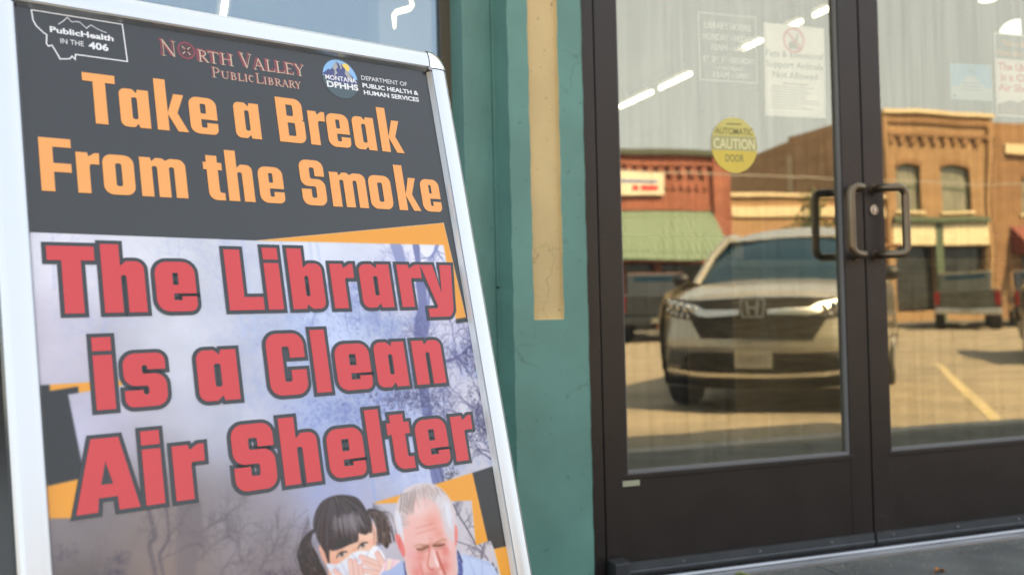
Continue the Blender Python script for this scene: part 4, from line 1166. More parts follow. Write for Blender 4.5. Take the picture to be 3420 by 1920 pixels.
# serif capitals from strokes: (x0, y0, x1, y1, weight) in a unit box; 0 = hairline, 1 = stem
SF = {
 'N': (1.05, [(.14, 0, .14, 1, 0), (.12, 1, .9, 0, 1), (.9, 0, .9, 1, 0), (0, 0, .28, 0, 0), (0, 1, .2, 1, 0), (.76, 1, 1.04, 1, 0)]),
 'R': (.95, [(.2, 0, .2, 1, 1), (.2, 1, .55, .98, 0), (.55, .98, .7, .84, .6), (.7, .84, .68, .64, .8), (.68, .64, .5, .52, .5), (.5, .52, .2, .5, 0), (.42, .5, .86, 0, 1), (0, 0, .4, 0, 0), (.72, 0, 1, 0, 0), (.02, 1, .3, 1, 0)]),
 'T': (.85, [(.43, 0, .43, 1, 1), (.02, .98, .84, .98, .2), (.02, .98, .02, .8, 0), (.84, .98, .84, .8, 0), (.26, 0, .6, 0, 0)]),
 'H': (1.1, [(.2, 0, .2, 1, 1), (.88, 0, .88, 1, 1), (.2, .5, .88, .5, 0), (.02, 0, .38, 0, 0), (.02, 1, .38, 1, 0), (.7, 0, 1.06, 0, 0), (.7, 1, 1.06, 1, 0)]),
 'V': (1.0, [(.1, 1, .5, 0, 1), (.5, 0, .88, 1, 0), (0, 1, .3, 1, 0), (.72, 1, 1, 1, 0)]),
 'A': (1.0, [(.1, 0, .48, 1, 0), (.48, 1, .88, 0, 1), (.26, .36, .74, .36, 0), (0, 0, .26, 0, 0), (.7, 0, 1.02, 0, 0)]),
 'L': (.8, [(.2, 0, .2, 1, 1), (.2, .02, .78, .02, .2), (.78, .02, .8, .24, 0), (.02, 1, .4, 1, 0), (.02, 0, .3, 0, 0)]),
 'E': (.85, [(.2, 0, .2, 1, 1), (.2, .02, .78, .02, .2), (.2, .5, .6, .5, 0), (.2, .98, .76, .98, .2), (.78, .02, .8, .24, 0), (.76, .98, .76, .8, 0), (.02, 0, .3, 0, 0), (.02, 1, .3, 1, 0)]),
 'Y': (.95, [(.1, 1, .46, .48, 1), (.46, .48, .84, 1, 0), (.46, 0, .46, .5, 1), (.28, 0, .64, 0, 0), (0, 1, .28, 1, 0), (.7, 1, .96, 1, 0)]),
 'P': (.8, [(.2, 0, .2, 1, 1), (.2, .98, .52, .97, 0), (.52, .97, .7, .8, .6), (.7, .8, .66, .6, .8), (.66, .6, .46, .48, .4), (.46, .48, .2, .47, 0), (.02, 0, .4, 0, 0), (.02, 1, .3, 1, 0)]),
 'U': (1.0, [(.2, 1, .2, .28, 1), (.2, .28, .34, .06, .7), (.34, .06, .56, .02, .2), (.56, .02, .76, .12, .2), (.76, .12, .82, .32, 0), (.82, .32, .82, 1, 0), (.04, 1, .36, 1, 0), (.7, 1, .94, 1, 0)]),
 'B': (.85, [(.2, 0, .2, 1, 1), (.2, .98, .5, .97, 0), (.5, .97, .66, .8, .7), (.66, .8, .5, .55, .6), (.2, .53, .52, .53, 0), (.52, .53, .74, .3, .8), (.74, .3, .56, .03, .7), (.56, .03, .2, .02, 0), (.02, 0, .3, 0, 0), (.02, 1, .3, 1, 0)]),
 'I': (.45, [(.22, 0, .22, 1, 1), (.04, 0, .4, 0, 0), (.04, 1, .4, 1, 0)]),
 'C': (.9, [(.8, .8, .6, .97, .2), (.6, .97, .36, .94, .3), (.36, .94, .16, .7, .8), (.16, .7, .13, .45, 1), (.13, .45, .24, .16, .8), (.24, .16, .48, .02, .4), (.48, .02, .82, .16, .2), (.8, .97, .8, .74, 0)]),
}
def serif(mb, ch, x0, x1, y0, H, z, lo, hi, dx=0, dy=0):
    W, st = SF[ch]
    for i, (a, b, c, d, k) in enumerate(st):
        p = [(x0 + dx + a / W * (x1 - x0), y0 + dy + b * H), (x0 + dx + c / W * (x1 - x0), y0 + dy + d * H)]
        put(mb, mm(ribbon(p, lo + (hi - lo) * k)), z + i * .000006)
ns1 = [('N', 168, 187, 22), ('R', 215.5, 229.5, 16.5), ('T', 229.5, 243.5, 16.5), ('H', 246, 264.5, 16.5), ('V', 274, 291, 21.5), ('A', 292.5, 308.5, 17), ('L', 310.5, 323, 17), ('L', 325, 337.5, 17), ('E', 339, 352, 17), ('Y', 354, 368.5, 17)]
ns2 = [('P', 232, 243.5, 14.5), ('U', 244.5, 256, 10.5), ('B', 257.5, 266.5, 10.5), ('L', 268, 276, 10.5), ('I', 277.5, 281.5, 10.5), ('C', 283, 290, 10.5), ('L', 293.5, 303.5, 14.5), ('I', 305, 309, 10.5), ('B', 311, 319.5, 10.5), ('R', 321, 331, 10.5), ('A', 331.5, 341, 10.5), ('R', 342, 351.5, 10.5), ('Y', 351.5, 360, 10.5)]
ma, cr_ = MB(), MB()
for ch, a, b, H in ns1:
    serif(ma, ch, a, b, -47.5 if ch != 'N' else -46.5, H, .0012, 2.0, 5.0, -1.9, 1.0); serif(cr_, ch, a, b, -47.8 if ch != 'N' else -46.8, H, .0014, .8, 1.7, .5, -.2)
for ch, a, b, H in ns2:
    serif(ma, ch, a, b, -68.3, H, .0012, 1.0, 2.6, -1., .6); serif(cr_, ch, a, b, -68.5, H, .0014, .6, 1.25, .3, -.1)
ring = [(201 + 10.6 * math.cos(i * .15708), -35 + 11.2 * math.sin(i * .15708)) for i in range(40)]
put(ma, mm(ribbon(ring, 3.0, True)), .00125)
put(ma, mm(ribbon([(201 + 6.4 * math.cos(i * .2618), -35 + 6.8 * math.sin(i * .2618)) for i in range(24)], .8, True)), .00126)
put(ma, mm(ribbon([(201 + 2.2 * math.cos(i * .5236), -35 + 2.4 * math.sin(i * .5236)) for i in range(12)], .8, True)), .00127)
for i in range(8):
    a = i * math.pi / 4
    put(ma if i % 2 == 0 else cr_, mm(ribbon([(201 + 2.6 * math.cos(a), -35 + 2.8 * math.sin(a)), (201 + (8.4 if i % 2 == 0 else 7.4) * math.cos(a), -35 + (8.8 if i % 2 == 0 else 7.8) * math.sin(a))], .7 if i % 2 == 0 else 1.3)), .0013 + i * .000005)
lo_ = ma.obj('library_logo', M['p_maroon'], POSTER, xf=bd, fix=False)
cr_.obj('library_name', M['p_cream'], POSTER, xf=bd, fix=False)
# department roundel
cx, cy, rx, ry = 425.5, -43.5, 28.5, 30.8
circ = lambda r0, r1, a0, a1, n=48: [(cx + r0 * math.cos(R_(a0 + (a1 - a0) * i / n)), cy + r1 * math.sin(R_(a0 + (a1 - a0) * i / n))) for i in range(n + 1)]
dm = MB()
put(dm, mm(flat([circ(rx, ry, 0, 359)])), .00120, 0)
put(dm, mm(flat([circ(rx - .2, ry - .2, 4, 176)])), .00124, 1)
put(dm, mm(flat([[(cx - 28.0, -38.5), (404, -33), (408, -30), (411, -31), (422, -16), (426, -19), (429, -17.5), (436, -27), (441, -31), (446, -37), (cx + 28, -47), (cx + 20, -50), (cx - 20, -48)]])), .00132, 2)
for pl_ in ([(422, -16), (424, -25), (420, -30), (422, -35), (416, -40), (418, -31), (414, -27)], [(436, -27), (434, -34), (438, -40), (441, -46), (447, -44), (441, -31)], [(426, -19), (429, -17.5), (431, -25), (427, -29), (428, -24)]):
    put(dm, mm(flat([pl_])), .00136, 3)
put(dm, mm(flat([[(437 + 6.4 * math.cos(i * .3142), -24 + 6.8 * math.sin(i * .3142)) for i in range(20)]])), .00128, 4)
put(dm, mm(ribbon(circ(rx, ry, 0, 360), .7)), .0014, 5)
dmo = dm.obj('department_roundel', [M['p_disc'], M['p_sky'], M['p_navy'], M['p_grey'], M['p_sun'], M['p_disc']], POSTER, xf=bd, fix=False)
dt = MB()
put(dt, mm(text2d('MONTANA', 401, 451.5, -47.2, 8.0, .02)), .00145)
put(dt, mm(text2d('DPHHS', 402, 453, -59.2, 10.4, .035)), .00145)
put(dt, mm(text2d('DEPARTMENT OF', 461, 540, -39.6, 7.2, 0.)), .0013)
put(dt, mm(text2d('PUBLIC HEALTH &', 461, 558.5, -52.2, 7.6, .03)), .0013)
put(dt, mm(text2d('HUMAN SERVICES', 461.5, 557.5, -63.4, 7.6, .03)), .0013)
dt.obj('department_name', M['p_white'], POSTER, xf=bd, fix=False)

# ------------------------------------------------------------------ things stuck on the door glass (inside face) and lying on the pavement
GY = .0275
def onto(mb, vf, y):
    mb.add([(q[0], y, q[1]) for q in vf[0]], vf[1])
rect = lambda x0, z0, x1, z1: ([(x0, z0), (x1, z0), (x1, z1), (x0, z1)], [(0, 1, 2, 3)])
# opening hours
vh = MB()
onto(vh, ribbon([(1.482, 1.442), (1.682, 1.442), (1.682, 1.643), (1.482, 1.643)], .0035, True), GY)
for s, a, b, z, c, bo in (('LIBRARY HOURS', 1.502, 1.663, 1.598, .021, .025), ('MONDAY - FRIDAY', 1.494, 1.672, 1.563, .021, .025), ('10AM - 6PM', 1.524, 1.642, 1.533, .020, .03),
                          ('1', 1.495, 1.501, 1.497, .019, .03), ('ST', 1.504, 1.513, 1.5065, .009, .03), (',', 1.514, 1.517, 1.494, .006, .02), ('3', 1.523, 1.533, 1.497, .019, .03), ('RD', 1.535, 1.546, 1.5065, .009, .03), (',', 1.547, 1.550, 1.494, .006, .02),
                          ('5', 1.556, 1.566, 1.497, .019, .03), ('TH', 1.568, 1.579, 1.5065, .009, .03), ('SATURDAY', 1.587, 1.673, 1.497, .019, .03), ('of the Month', 1.538, 1.632, 1.476, .012, .02), ('10AM - 5PM', 1.528, 1.648, 1.452, .018, .03)):
    onto(vh, text2d(s, a, b, z, c, bo), GY)
tag(vh.obj('hours_lettering', M['vinyl'], fix=False), 'white vinyl LIBRARY HOURS lettering in a thin box on the door glass', 'window lettering')
# pets notice
pn = thing('paper_notice', 'white paper notice with a red no animals circle taped inside the door', 'notice', (1.707, GY, 1.344))
px = MB(); px.prism([(0, 0), (.2215, .002), (.2245, .285), (.002, .2865)], 1, .0, .0006); px.obj('sheet', M['paper'], pn)
tx = MB()
for s, a, b, z, c in (('Pets & Emotional', .006, .216, .184, .021), ('Support Animals', .006, .216, .152, .021), ('Not Allowed', .030, .194, .120, .021)):
    onto(tx, text2d(s, a, b, z, c, .012), -.0004)
onto(tx, rect(.066, .101, .160, .1045), -.0004)
rg = random.Random(3)
for i in range(9):
    onto(tx, rect(.018 + (i in (0, 3)) * .004, .092 - i * .0082, .20 - rg.random() * .08, .0938 - i * .0082), -.0004)
tx.obj('print', mat('faded_ink', (.10, .11, .12), .7), pn, fix=False)
rc = MB()
ccx, ccz = .110, .239
onto(rc, ribbon([(ccx + .036 * math.cos(i * .1309), ccz + .036 * math.sin(i * .1309)) for i in range(48)], .0075, True), -.0006)
onto(rc, ribbon([(ccx - .024, ccz + .025), (ccx + .024, ccz - .025)], .0075), -.00065)
rc.obj('prohibition_circle', M['ink_red'], pn, fix=False)
an = MB()
onto(an, flat([rp((-.018 + ccx, ccz - .026), (ccx + .018, ccz - .026), (ccx + .019, ccz - .010, .004), (ccx + .012, ccz - .004, .003), (ccx + .016, ccz + .018), (ccx + .012, ccz + .022), (ccx + .007, ccz + .004, .003), (ccx - .004, ccz - .004, .004), (ccx - .014, ccz - .004, .005), (ccx - .020, ccz - .012, .004))]), -.0005)
an.obj('animal_symbol', mat('grey_ink', (.12, .13, .14), .6), pn, fix=False)
# caution sticker
cs = thing('caution_sticker', 'round yellow AUTOMATIC CAUTION DOOR sticker on the door glass', 'sticker', (1.588, .0192, 1.248))
disc = MB()
onto(disc, flat([[(.080 * math.cos(i * .0982), .0835 * math.sin(i * .0982)) for i in range(64)]]), 0)
disc.obj('disc', mat('yellow_vinyl', (.60, .52, .15), .45, var=.05), cs, fix=False)
lowd = MB(); onto(lowd, flat([[(.0795 * math.cos(R_(t)), .083 * math.sin(R_(t))) for t in range(192, 349, 4)]]), -.0002)
lowd.obj('lower_half', mat('orange_vinyl', (.64, .48, .07), .45, var=.05), cs, fix=False)
bnd = MB(); onto(bnd, flat([[(.0795 * math.cos(R_(t)), .0825 * math.sin(R_(t))) for t in range(-11, 20, 3)] + [(.0795 * math.cos(R_(t)), .0825 * math.sin(R_(t))) for t in range(161, 192, 3)]]), -.0003)
bnd.obj('band', mat('sticker_band', (.42, .39, .17), .5), cs, fix=False)
t1 = MB(); onto(t1, text2d('CAUTION', -.072, .072, -.012, .0335, .02), -.0006); t1.obj('caution_word', mat('pale_yellow_vinyl', (.74, .68, .36), .5), cs, fix=False)
M['st_ink'] = mat('sticker_ink', (.25, .22, .075), .5)
t2 = MB(); onto(t2, text2d('AUTOMATIC', -.066, .066, .032, .021, .02), -.0004); onto(t2, rect(-.026, .0615, .026, .0655), -.0004); t2.obj('automatic_word', M['st_ink'], cs, fix=False)
t2 = MB(); onto(t2, text2d('DOOR', -.032, .032, -.050, .0235, .02), -.0005); t2.obj('door_word', M['st_ink'], cs, fix=False)
# blue flyer and the small poster on the right door
bf = thing('blue_flyer', 'small light blue flyer with a white triangle beside the small poster', 'flyer', (2.429, GY, 1.431))
bf['label'] = 'small light blue flyer with a white triangle beside the small poster'
s_ = MB(); s_.prism([(0, 0), (.177, .004), (.176, .126), (.0, .121)], 1, 0, .0006); s_.obj('sheet', mat('pale_blue_paper', (.16, .46, .74), .6, var=.03), bf)
s_ = MB()
onto(s_, rect(.003, .003, .174, .046), -.0003)
onto(s_, flat([[(.034, .046), (.066, .082), (.108, .082), (.144, .046)]]), -.00031)
s_.obj('white_print', mat('pale_print', (.52, .60, .66), .6), bf, fix=False)
s_ = MB()
onto(s_, ribbon([(.088 + .013 * math.cos(i * .2618), .099 + .015 * math.sin(i * .2618)) for i in range(24)], .0022, True), -.0004)
onto(s_, flat([[(.088 + .006 * math.cos(i * .5236), .099 + .009 * math.sin(i * .5236)) for i in range(12)]]), -.00041)
for i in range(3): onto(s_, rect(.050, .058 - i * .011, .128, .0605 - i * .011), -.0004)
onto(s_, rect(.010, .010, .018, .018), -.0004)
s_.obj('emblem', mat('teal_print', (.10, .22, .28), .6), bf, fix=False)
sp_ = thing('small_poster', 'small white-bordered smoke shelter poster taped inside the door beside the blue flyer', 'poster', (2.6215, GY, 1.386))
s_ = MB(); s_.prism([(0, 0), (.216, 0), (.216, .284), (0, .284)], 1, 0, .0006); s_.obj('sheet', M['paper'], sp_)
s_ = MB(); onto(s_, rect(.006, .196, .210, .278), -.0003); s_.obj('header_band', mat('small_dark', (.10, .11, .115), .6), sp_, fix=False)
s_ = MB(); onto(s_, text2d('Take a Break', .034, .182, .240, .022, .03), -.0006); onto(s_, text2d('From the Smoke', .014, .202, .207, .022, .03), -.0006)
s_.obj('orange_words', mat('small_orange', (.80, .35, .08), .6), sp_, fix=False)
s_ = MB(); onto(s_, text2d('The Library', .012, .204, .158, .027, .03), -.0006); onto(s_, text2d('is a Clean', .022, .194, .122, .027, .03), -.0006); onto(s_, text2d('Air Shelter', .012, .204, .086, .027, .03), -.0006)
s_.obj('red_words', mat('small_red', (.66, .06, .06), .6), sp_, fix=False)
s_ = MB(); onto(s_, flat([[(.006, .006), (.210, .006), (.210, .076), (.15, .070), (.10, .050), (.06, .056), (.006, .040)]]), -.0003)
s_.obj('photo_print', mat('small_photo', (.30, .12, .07), .6, col2=(.12, .10, .12), vscale=30), sp_, fix=False)

def leaf_thing(x, y, s, rz, m, lab):
    t = MB()
    N = 8
    up, lo = [], []
    for i in range(N + 1):
        u = i / N
        wd_ = .42 * math.sin(u * math.pi) ** .8 * (1 + .12 * math.sin(u * 17))
        z = .10 * math.sin(u * 5) + .12
        up.append((u - .5, wd_ * .5, z + .10)); lo.append((u - .5, -wd_ * .5, z + .06))
    mid_ = [(i / N - .5, 0, .10 * math.sin(i / N * 5) + .08) for i in range(N + 1)]
    v = [(a * s, b * s, c * s) for a, b, c in up + mid_ + lo]
    f = [(i, i + 1, N + 2 + i, N + 1 + i) for i in range(N)] + [(N + 1 + i, N + 2 + i, 2 * N + 3 + i, 2 * N + 2 + i) for i in range(N)]
    t.add(v, f)
    t.tube([(-.5 * s, 0, .08 * s), (-.72 * s, .04 * s, .05 * s)], .012 * s, 5)
    o = t.obj('fallen_leaf', m, None, smooth=True, fix=False)
    o.location = (x, y, -.0145); o.rotation_euler = (0, 0, rz)
    return tag(o, lab, 'leaf')
leaf_thing(2.07, -.235, .050, .3, M['leafdry'], 'orange brown dry leaf on the pavement below the gap between the doors')
leaf_thing(1.535, -.045, .045, -.3, M['leafgreen'], 'yellow green leaf on the pavement close to the threshold')
leaf_thing(2.285, -.098, .018, .9, M['leafdry'], 'tiny brown leaf against the threshold under the door with the lock')
db = MB()                                                        # grit along the sill
rg = random.Random(21)
for i in range(620):
    x = rg.uniform(1.3, 2.75); y = -.040 - abs(rg.gauss(0, .030 if i % 3 else .14)); r = rg.uniform(.0010, .0036)
    a = rg.random() * 3
    db.add([(x + r * math.cos(a + k * 2.1), y + r * math.sin(a + k * 2.1) * .8, -.0148) for k in range(3)] + [(x, y, -.0148 + r * .7)], [(0, 1, 3), (1, 2, 3), (2, 0, 3)])
g_ = db.obj('grit', mat('grit', (.26, .24, .17), .9, var=.4, vscale=80)); g_['kind'] = 'stuff'

# ================================================================== ACROSS THE STREET (seen mirrored in the door glass)
FY = -28.0
def wall_with_holes(mb, x0, x1, z0, z1, yf_, th, holes, mi=0):
    """front wall as boxes round rectangular openings (x0, z0, x1, z1)"""
    xs = sorted({x0, x1, *[h[0] for h in holes], *[h[2] for h in holes]})
    for a, b in zip(xs[:-1], xs[1:]):
        hs = sorted([h for h in holes if h[0] <= a + 1e-6 and h[2] >= b - 1e-6], key=lambda h: h[1])
        z = z0
        for h in hs:
            if h[1] > z: mb.box(a, yf_ - th, z, b, yf_, h[1], mi)
            z = h[3]
        if z < z1: mb.box(a, yf_ - th, z, b, yf_, z1, mi)
def corbels(mb, x0, x1, z, h, y, d, st=.42, mi=0):
    n = int((x1 - x0) / st)
    for i in range(n):
        a = x0 + (x1 - x0) * i / n
        mb.box(a, y, z, a + st * .5, y + d, z + h, mi)
def arched_window(par, x0, z0, x1, z1, y, pane_m, frame_m, brick_m):
    rise = .22
    f = MB(); fw = .07
    f.box(x0, y - .22, z0, x0 + fw, y - .14, z1); f.box(x1 - fw, y - .22, z0, x1, y - .14, z1); f.box(x0 + fw, y - .22, z0, x1 - fw, y - .14, z0 + fw); f.box(x0 + fw, y - .22, z1 - fw, x1 - fw, y - .14, z1)
    f.box(x0 + fw, y - .21, (z0 + z1) / 2 - .03, x1 - fw, y - .15, (z0 + z1) / 2 + .03)
    o = f.obj('window', frame_m, par)
    MB().box(x0 + fw, y - .20, z0 + fw, x1 - fw, y - .185, z1 - fw).obj('pane', pane_m, o)
    sp = MB()
    N = 12
    arc = [(x0 + (x1 - x0) * i / N, z1 - rise + rise * math.sqrt(max(0, 1 - (2 * i / N - 1) ** 2))) for i in range(N + 1)]
    for i in range(N):
        (a, za), (b, zb) = arc[i], arc[i + 1]
        sp.prism([(a, za), (b, zb), (b, z1), (a, z1)], 1, y - .135, y - .002)
    sp.obj('arch_infill', brick_m, o)
    hd_ = MB()
    for i in range(N):
        (a, za), (b, zb) = arc[i], arc[i + 1]
        hd_.prism([(a, za + .02), (b, zb + .02), (b, zb + .24), (a, za + .24)], 1, y + .001, y + .05)
    hd_.obj('arch_hood', M['brick_brown'], o)
    s = MB(); s.box(x0 - .1, y - .13, z0 - .12, x1 + .1, y + .07, z0 - .002); s.obj('sill', M['cream'], o)
# red brick building with green awning
b1 = thing('red_brick_building', 'one storey red brick shop with a green metal awning and white sign', 'building', (10, FY, -.1))
X = lambda x: x - 10
m = MB()
wall_with_holes(m, X(4.0), X(19.42), 0, 6.30, 0, .4, [(X(5), .5, X(10), 2.4), (X(11.2), .5, X(14.8), 2.4), (X(15.1), 0, X(16.3), 2.4), (X(16.5), .5, X(18.4), 2.4)])
m.box(X(4), -14, 0, X(4.3), -.4, 6.2); m.box(X(19.1), -14, 0, X(19.42), -.4, 6.2); m.box(X(4), -14.4, 0, X(19.42), -14, 6.2)
m.box(X(18.62), 0, 0, X(19.42), .16, 6.30)
m.obj('wall', M['brick_red'], b1)
MB().box(X(4.3), -14, 5.6, X(19.1), -.4, 5.8).obj('roof', M['roof'], b1)
m = MB(); corbels(m, X(4), X(18.6), 5.55, .32, 0, .12); m.box(X(4), 0, 5.92, X(18.62), .14, 6.06); m.box(X(4), 0, 4.3, X(18.6), .05, 4.5); corbels(m, X(4), X(18.6), 5.05, .16, 0, .07, .3)
m.obj('cornice', M['brick_red'], b1)
MB().box(X(3.95), -.45, 6.30, X(19.45), .2, 6.50).obj('coping', mat('dark_coping', (.07, .085, .06), .6), b1)
m = MB(); m.prism([(0, 4.28), (1.55, 2.50), (1.55, 2.44), (0, 4.16)], 0, X(4.2), X(18.60))
for i in range(60):
    xx = X(4.3) + i * .24
    if xx < X(18.5): m.prism([(.01, 4.31), (1.56, 2.53), (1.56, 2.505), (.01, 4.28)], 0, xx, xx + .03)
m.obj('awning', M['green_metal'], b1)
for a, b, c in ((5, 10, 3), (11.2, 14.8, 2), (16.5, 18.4, 1)):
    for i in range(c):
        w_ = (b - a) / c
        MB().box(X(a + i * w_ + .04), -.3, .55, X(a + (i + 1) * w_ - .04), -.26, 2.35).obj('shop_window', M['win_dark'], b1)
MB().box(X(15.15), -.3, .02, X(16.25), -.26, 2.35).obj('shop_door', M['win_dark'], b1)
sg = MB(); sg.box(X(14.2), .06, 4.82, X(16.66), .14, 5.66)
so_ = sg.obj('shop_sign', M['sign_white'], b1)
m = MB(); m.box(X(14.5), .1405, 5.26, X(16.4), .146, 5.36); m.obj('blue_stripe', M['ink_blue'], so_)
for a, b in ((15.35, 15.62), (15.72, 16.42)): MB().box(X(a), .1405, 4.97, X(b), .146, 5.17).obj('red_block', M['ink_red'], so_)
# low brick shop with cream band
b2 = thing('low_brick_building', 'low brown brick shop with a cream band beside the red brick shop', 'building', (19.5, FY, -.1))
X = lambda x: x - 19.5
m = MB(); wall_with_holes(m, 0, X(26.4), 0, 4.85, 0, .4, [(X(20.2), .5, X(22.4), 2.7), (X(22.7), 0, X(23.8), 2.7), (X(24.1), .5, X(26.0), 2.7)])
m.box(0, -16, 0, .3, -.4, 4.8); m.box(X(26.1), -16, 0, X(26.4), -.4, 4.8); m.box(0, -16.4, 0, X(26.4), -16, 4.8)
m.obj('wall', M['brick_tan'], b2)
MB().box(.3, -16, 4.3, X(26.1), -.4, 4.5).obj('roof', M['roof'], b2)
MB().box(0, .001, 4.14, X(26.4), .09, 4.50).obj('cream_band', M['cream'], b2)
MB().box(-.03, -.45, 4.85, X(26.43), .12, 4.98).obj('coping', M['cream'], b2)
for a, b, z, nm in ((20.25, 22.35, .55, 'shop_window'), (22.75, 23.75, .02, 'shop_door'), (24.15, 25.95, .55, 'shop_window')):
    MB().box(X(a), -.3, z, X(b), -.26, 2.65).obj(nm, M['win_dark'], b2)
MB().box(.02, .06, 2.95, X(26.35), 1.0, 3.05).obj('canopy', M['brick_brown'], b2)
# tall tan brick building with arched windows
b3 = thing('tan_brick_building', 'two storey tan brick building with arched windows and cream sign panels', 'building', (26.5, FY, -.1))
X = lambda x: x - 26.5
H3 = 8.35
m = MB()
wall_with_holes(m, 0, X(31.95), 0, H3, 0, .4, [(X(27.07), 4.45, X(28.42), 6.35), (X(29.42), 4.45, X(30.84), 6.35), (X(26.95), .4, X(29.0), 3.0), (X(29.35), .4, X(31.6), 3.0)])
st_ = [(0, 8.35), (-3.0, 8.35), (-3.0, 7.9), (-9, 7.9), (-9, 7.2), (-16, 7.2), (-16, 6.5), (-24, 6.5)]
ms = MB(); ms.prism([(-.4, 0), (-.4, 8.45), (-6.1, 8.45), (-6.1, 8.24), (-9, 8.05), (-15, 7.6), (-22, 7.0), (-22, 0)], 0, 0, .3); ms.obj('side_wall', M['brick_side_bright'], b3)
m.box(X(31.65), -22, 0, X(31.95), -.4, 6.2); m.box(0, -22.3, 0, X(31.95), -22, 6.2)
m.box(.0, 0, 0, .22, .10, H3); m.box(X(31.70), 0, 0, X(31.95), .10, H3)
m.obj('wall', M['brick_tan'], b3)
m = MB(); m.prism([(-.4, 7.7), (-12, 6.8), (-22, 6.0), (-22, 5.9), (-12, 6.7), (-.4, 7.6)], 0, .3, X(31.65)); m.obj('roof', M['roof'], b3)
m = MB(); corbels(m, .25, X(31.68), 7.18, .26, 0, .12, .5); m.box(.22, 0, 7.46, X(31.70), .13, 7.60); m.box(.22, 0, 7.98, X(31.70), .10, 8.2)
m.obj('cornice', M['brick_brown'], b3)
MB().box(-.04, -.45, H3, X(32.0), .2, H3 + .16).obj('coping', M['cream'], b3)
for a, b in ((-6, 7.5), (-14, 6.6)): MB().box(-.12, a, 1.0, -.001, a + .14, b).obj('downpipe', M['cream'], b3)
for a, b in ((27.07, 28.42), (29.42, 30.84)):
    arched_window(b3, X(a), 4.45, X(b), 6.35, 0, M['win_pale'], M['green_trim'], M['brick_tan'])
m = MB(); m.box(.22, .001, 3.98, X(31.7), .28, 4.18); m.obj('shop_cornice', M['green_trim'], b3)
M['cream_sign'] = mat('cream_sign', (.74, .66, .44), .6, var=.1, vscale=2)
for a, b in ((26.74, 28.9), (29.35, 31.68)): MB().box(X(a), .001, 3.06, X(b), .10, 3.92).obj('sign_panel', M['cream_sign'], b3)
m = MB(); m.box(X(28.92), 0, 0, X(29.33), .09, 3.95); m.obj('shop_pier', M['green_trim'], b3)
for a, b in ((27.0, 28.95), (29.4, 31.55)): MB().box(X(a), -.3, .45, X(b), -.26, 2.95).obj('shop_window', M['win_dark'], b3)
# next building to the right
b4 = thing('brown_brick_building', 'brown brick building with a red awning next to the tan one', 'building', (32.0, FY, -.1))
m = MB(); wall_with_holes(m, 0, 12, 0, 7.6, 0, .4, [(1.5, .4, 5, 2.6), (6, .4, 11, 2.6), (1.6, 4.4, 2.8, 6.0), (4.2, 4.4, 5.4, 6.0), (7, 4.4, 8.2, 6.0)])
m.box(0, -20, 0, .3, -.4, 7.3); m.box(11.7, -20, 0, 12, -.4, 7.3); m.box(0, -20.3, 0, 12, -20, 7.3); m.box(0, 0, 0, .6, .1, 7.6)
m.obj('wall', M['brick_brown'], b4)
MB().box(.3, -20, 6.6, 11.7, -.4, 6.8).obj('roof', M['roof'], b4)
m = MB(); m.box(.6, 0, 6.9, 12, .2, 7.3); m.obj('cornice', M['cream'], b4)
m = MB(); m.prism([(0, 8.2), (-.8, 8.2), (-2.0, 7.6), (0, 7.6)], 0, 0.02, 12); m.obj('parapet', M['brick_brown'], b4)
m = MB(); m.prism([(0, 3.85), (1.3, 2.75), (1.3, 2.6), (0, 2.7)], 0, .95, 11.5); m.obj('awning', M['red_awn'], b4)
for a, b in ((1.55, 4.95), (6.05, 10.95)): MB().box(a, -.3, .45, b, -.26, 2.55).obj('shop_window', M['win_dark'], b4)
for a in (1.6, 4.2, 7.0):
    arched_window(b4, a, 4.4, a + 1.2, 6.0, 0, M['win_pale'], M['green_trim'], M['brick_brown'])

# street tree
tr = thing('street_tree', 'small green street tree in front of the low brown brick shop', 'tree', (20.6, -24.9, -.09))
tk = MB()
rt = random.Random(4)
tk.tube([(0, 0, 0), (.03, .02, .9), (-.02, .05, 1.9), (.05, 0, 2.6)], [.07, .055, .045, .03], 8)
tips = []
for i in range(11):
    a = i * 2.4; z0 = 1.5 + i * .11; L = .9 - i * .03
    p1 = (.5 * L * math.cos(a), .5 * L * math.sin(a), z0 + .35); p2 = (L * math.cos(a), L * math.sin(a), z0 + .75 + rt.random() * .3)
    tk.tube([(0, .03, z0), p1, p2], [.025, .016, .007], 6); tips += [p1, p2]
tips += [(0, 0, 3.2), (.1, .1, 3.7), (.15, .0, 4.1), (.0, .0, 4.35)]
tk.obj('trunk', M['bark'], tr, smooth=True)
lf = MB()
for p in tips:
    for k in range(85):
        c = Vector(p) + Vector((rt.gauss(0, .20), rt.gauss(0, .20), rt.gauss(0, .2)))
        a = Vector((rt.gauss(0, 1), rt.gauss(0, 1), rt.gauss(0, .6))).normalized() * .09
        b = a.orthogonal().normalized() * .04
        lf.add([c - a, c + b, c + a, c - b], [(0, 1, 2, 3)])
lf.obj('crown', M['leaf'], tr, fix=False)
# poles and a cable along the street
for x, y, h, lab in ((10.5, -25.0, 8.2, 'grey utility pole in front of the green awning'), (41.0, -25.0, 8.2, 'grey utility pole by the brown brick building')):
    up_ = thing('utility_pole', lab, 'pole', (x, y, -.09))
    MB().cyl((0, 0, 0), (0, 0, h), .12, .08, 14).obj('shaft', M['pole'], up_, smooth=True)
    m = MB(); m.box(-.6, -.05, h - .7, .6, .05, h - .58); m.obj('crossarm', M['pole'], up_)
cb_ = MB(); cb_.tube([(10.5 + 30.5 * i / 24, -24.9, 5.02 + .00055 * (i - 12) ** 2 * 2) for i in range(25)], .02, 6)
tag(cb_.obj('overhead_cable', M['cable'], smooth=True), 'pale overhead cable running along the street in front of the brick shops', 'cable')

